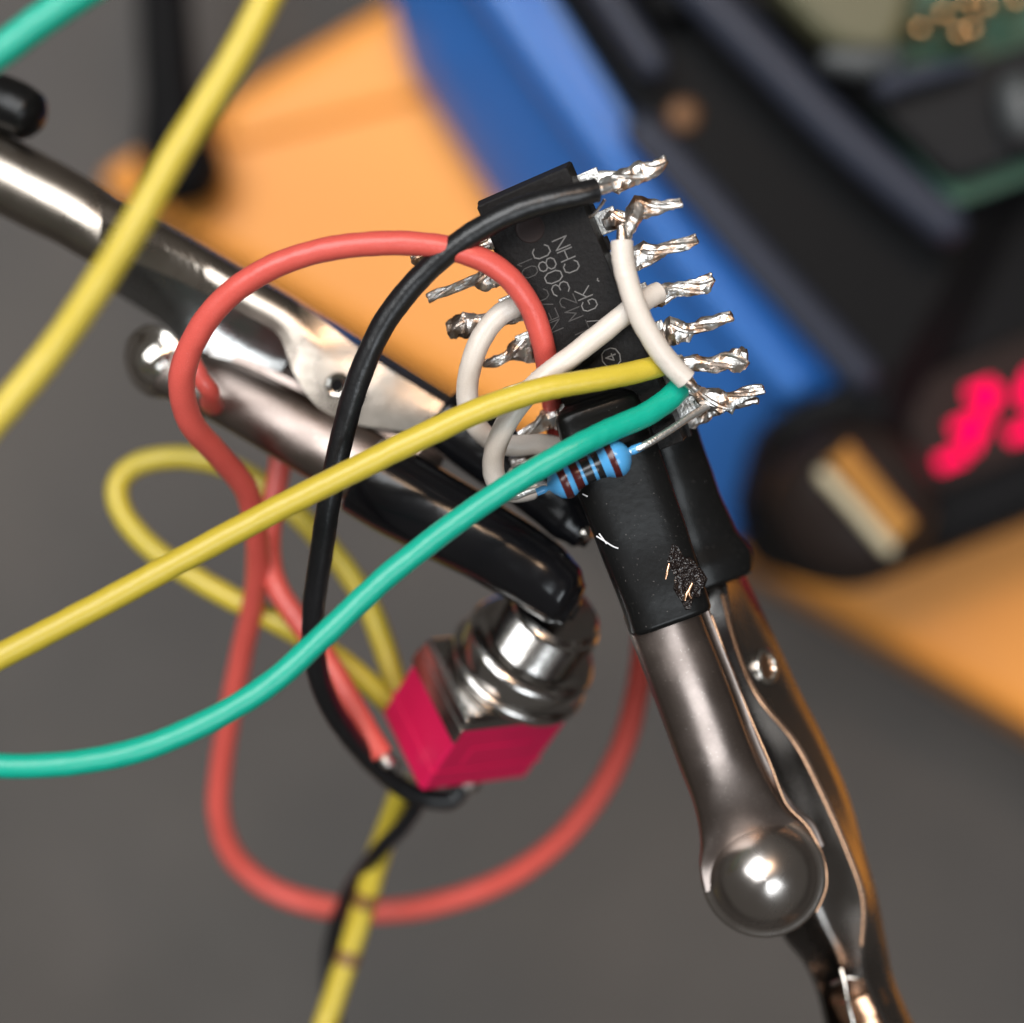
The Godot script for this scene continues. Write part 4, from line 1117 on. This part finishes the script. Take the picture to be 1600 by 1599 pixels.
	wire("yellow_wire", "yellow wire bent into a flat loop behind the red wires", "yellow_insulation", [Vector3(-8.12, 108.00, 13.94), Vector3(-9.03, 107.50, 10.73), Vector3(-10.51, 107.00, 6.80), Vector3(-12.90, 106.50, 3.31), Vector3(-16.00, 106.00, 0.02), Vector3(-19.83, 105.50, -2.81), Vector3(-23.69, 105.00, -3.96), Vector3(-27.25, 105.00, -3.67), Vector3(-28.99, 105.50, -2.24), Vector3(-28.71, 106.00, 0.02), Vector3(-26.17, 107.00, 2.83), Vector3(-22.04, 108.00, 5.36), Vector3(-17.51, 109.00, 7.63), Vector3(-13.77, 109.50, 9.67), Vector3(-10.98, 110.00, 11.69), Vector3(-8.46, 110.00, 13.98)], 0.84)
	wire("yellow_wire", "yellow wire with brown rings running down from the switch off the lower edge", "yellow_insulation", [Vector3(-7.85, 107.00, 19.88), Vector3(-8.91, 105.00, 22.77), Vector3(-10.05, 103.50, 25.88), Vector3(-11.09, 102.50, 29.43), Vector3(-12.33, 102.00, 33.40), Vector3(-13.78, 102.00, 37.75), Vector3(-15.48, 102.00, 42.59), Vector3(-19.87, 90.00, 53.88), Vector3(-32.68, 50.00, 78.46), Vector3(-52.68, 2.00, 102.16)], 0.9)
	var ringed: Node3D = get_node("yellow_wire_003")
	for q in [[Vector3(-10.82, 102.80, 28.55), Vector3(-11.18, 102.50, 29.72)], [Vector3(-12.24, 102.00, 33.11), Vector3(-12.58, 102.00, 34.22)]]:
		g = G.new()
		tube(g, q, 0.93, 20, 3, 0.0)
		commit("brown_ring", g, M.scorched, ringed)
	wire("black_wire", "blurred thin black wire hanging from the switch behind the lower yellow wire", "black_insulation", [Vector3(-6.68, 109.00, 20.76), Vector3(-7.92, 107.50, 22.84), Vector3(-9.92, 105.50, 25.15), Vector3(-12.35, 100.00, 28.95), Vector3(-13.90, 97.00, 33.02), Vector3(-14.39, 96.00, 37.27), Vector3(-13.59, 96.00, 42.30), Vector3(-12.94, 85.00, 53.95), Vector3(-10.72, 45.00, 77.08), Vector3(-3.24, 2.00, 95.67)], 0.6)
	var o := thing("rubber_sleeve", "short black rubber sleeve poking in above the lying clip's tail tube", "sleeve", Vector3(-35.03, 116.00, -27.57))
	g = G.new()
	tube(g, [Vector3(-77.22, 111.00, -44.95), Vector3(-53.73, 113.00, -34.90), Vector3(-39.26, 115.00, -29.62), Vector3(-35.91, 116.00, -28.35), Vector3(-34.05, 116.40, -27.57), Vector3(-32.87, 116.60, -26.92)], [1.9, 1.9, 1.9, 1.9, 1.9, 1.75], 28, 6, 0.5)
	commit("sleeve", g, M.boot_rubber, o, 0.3)
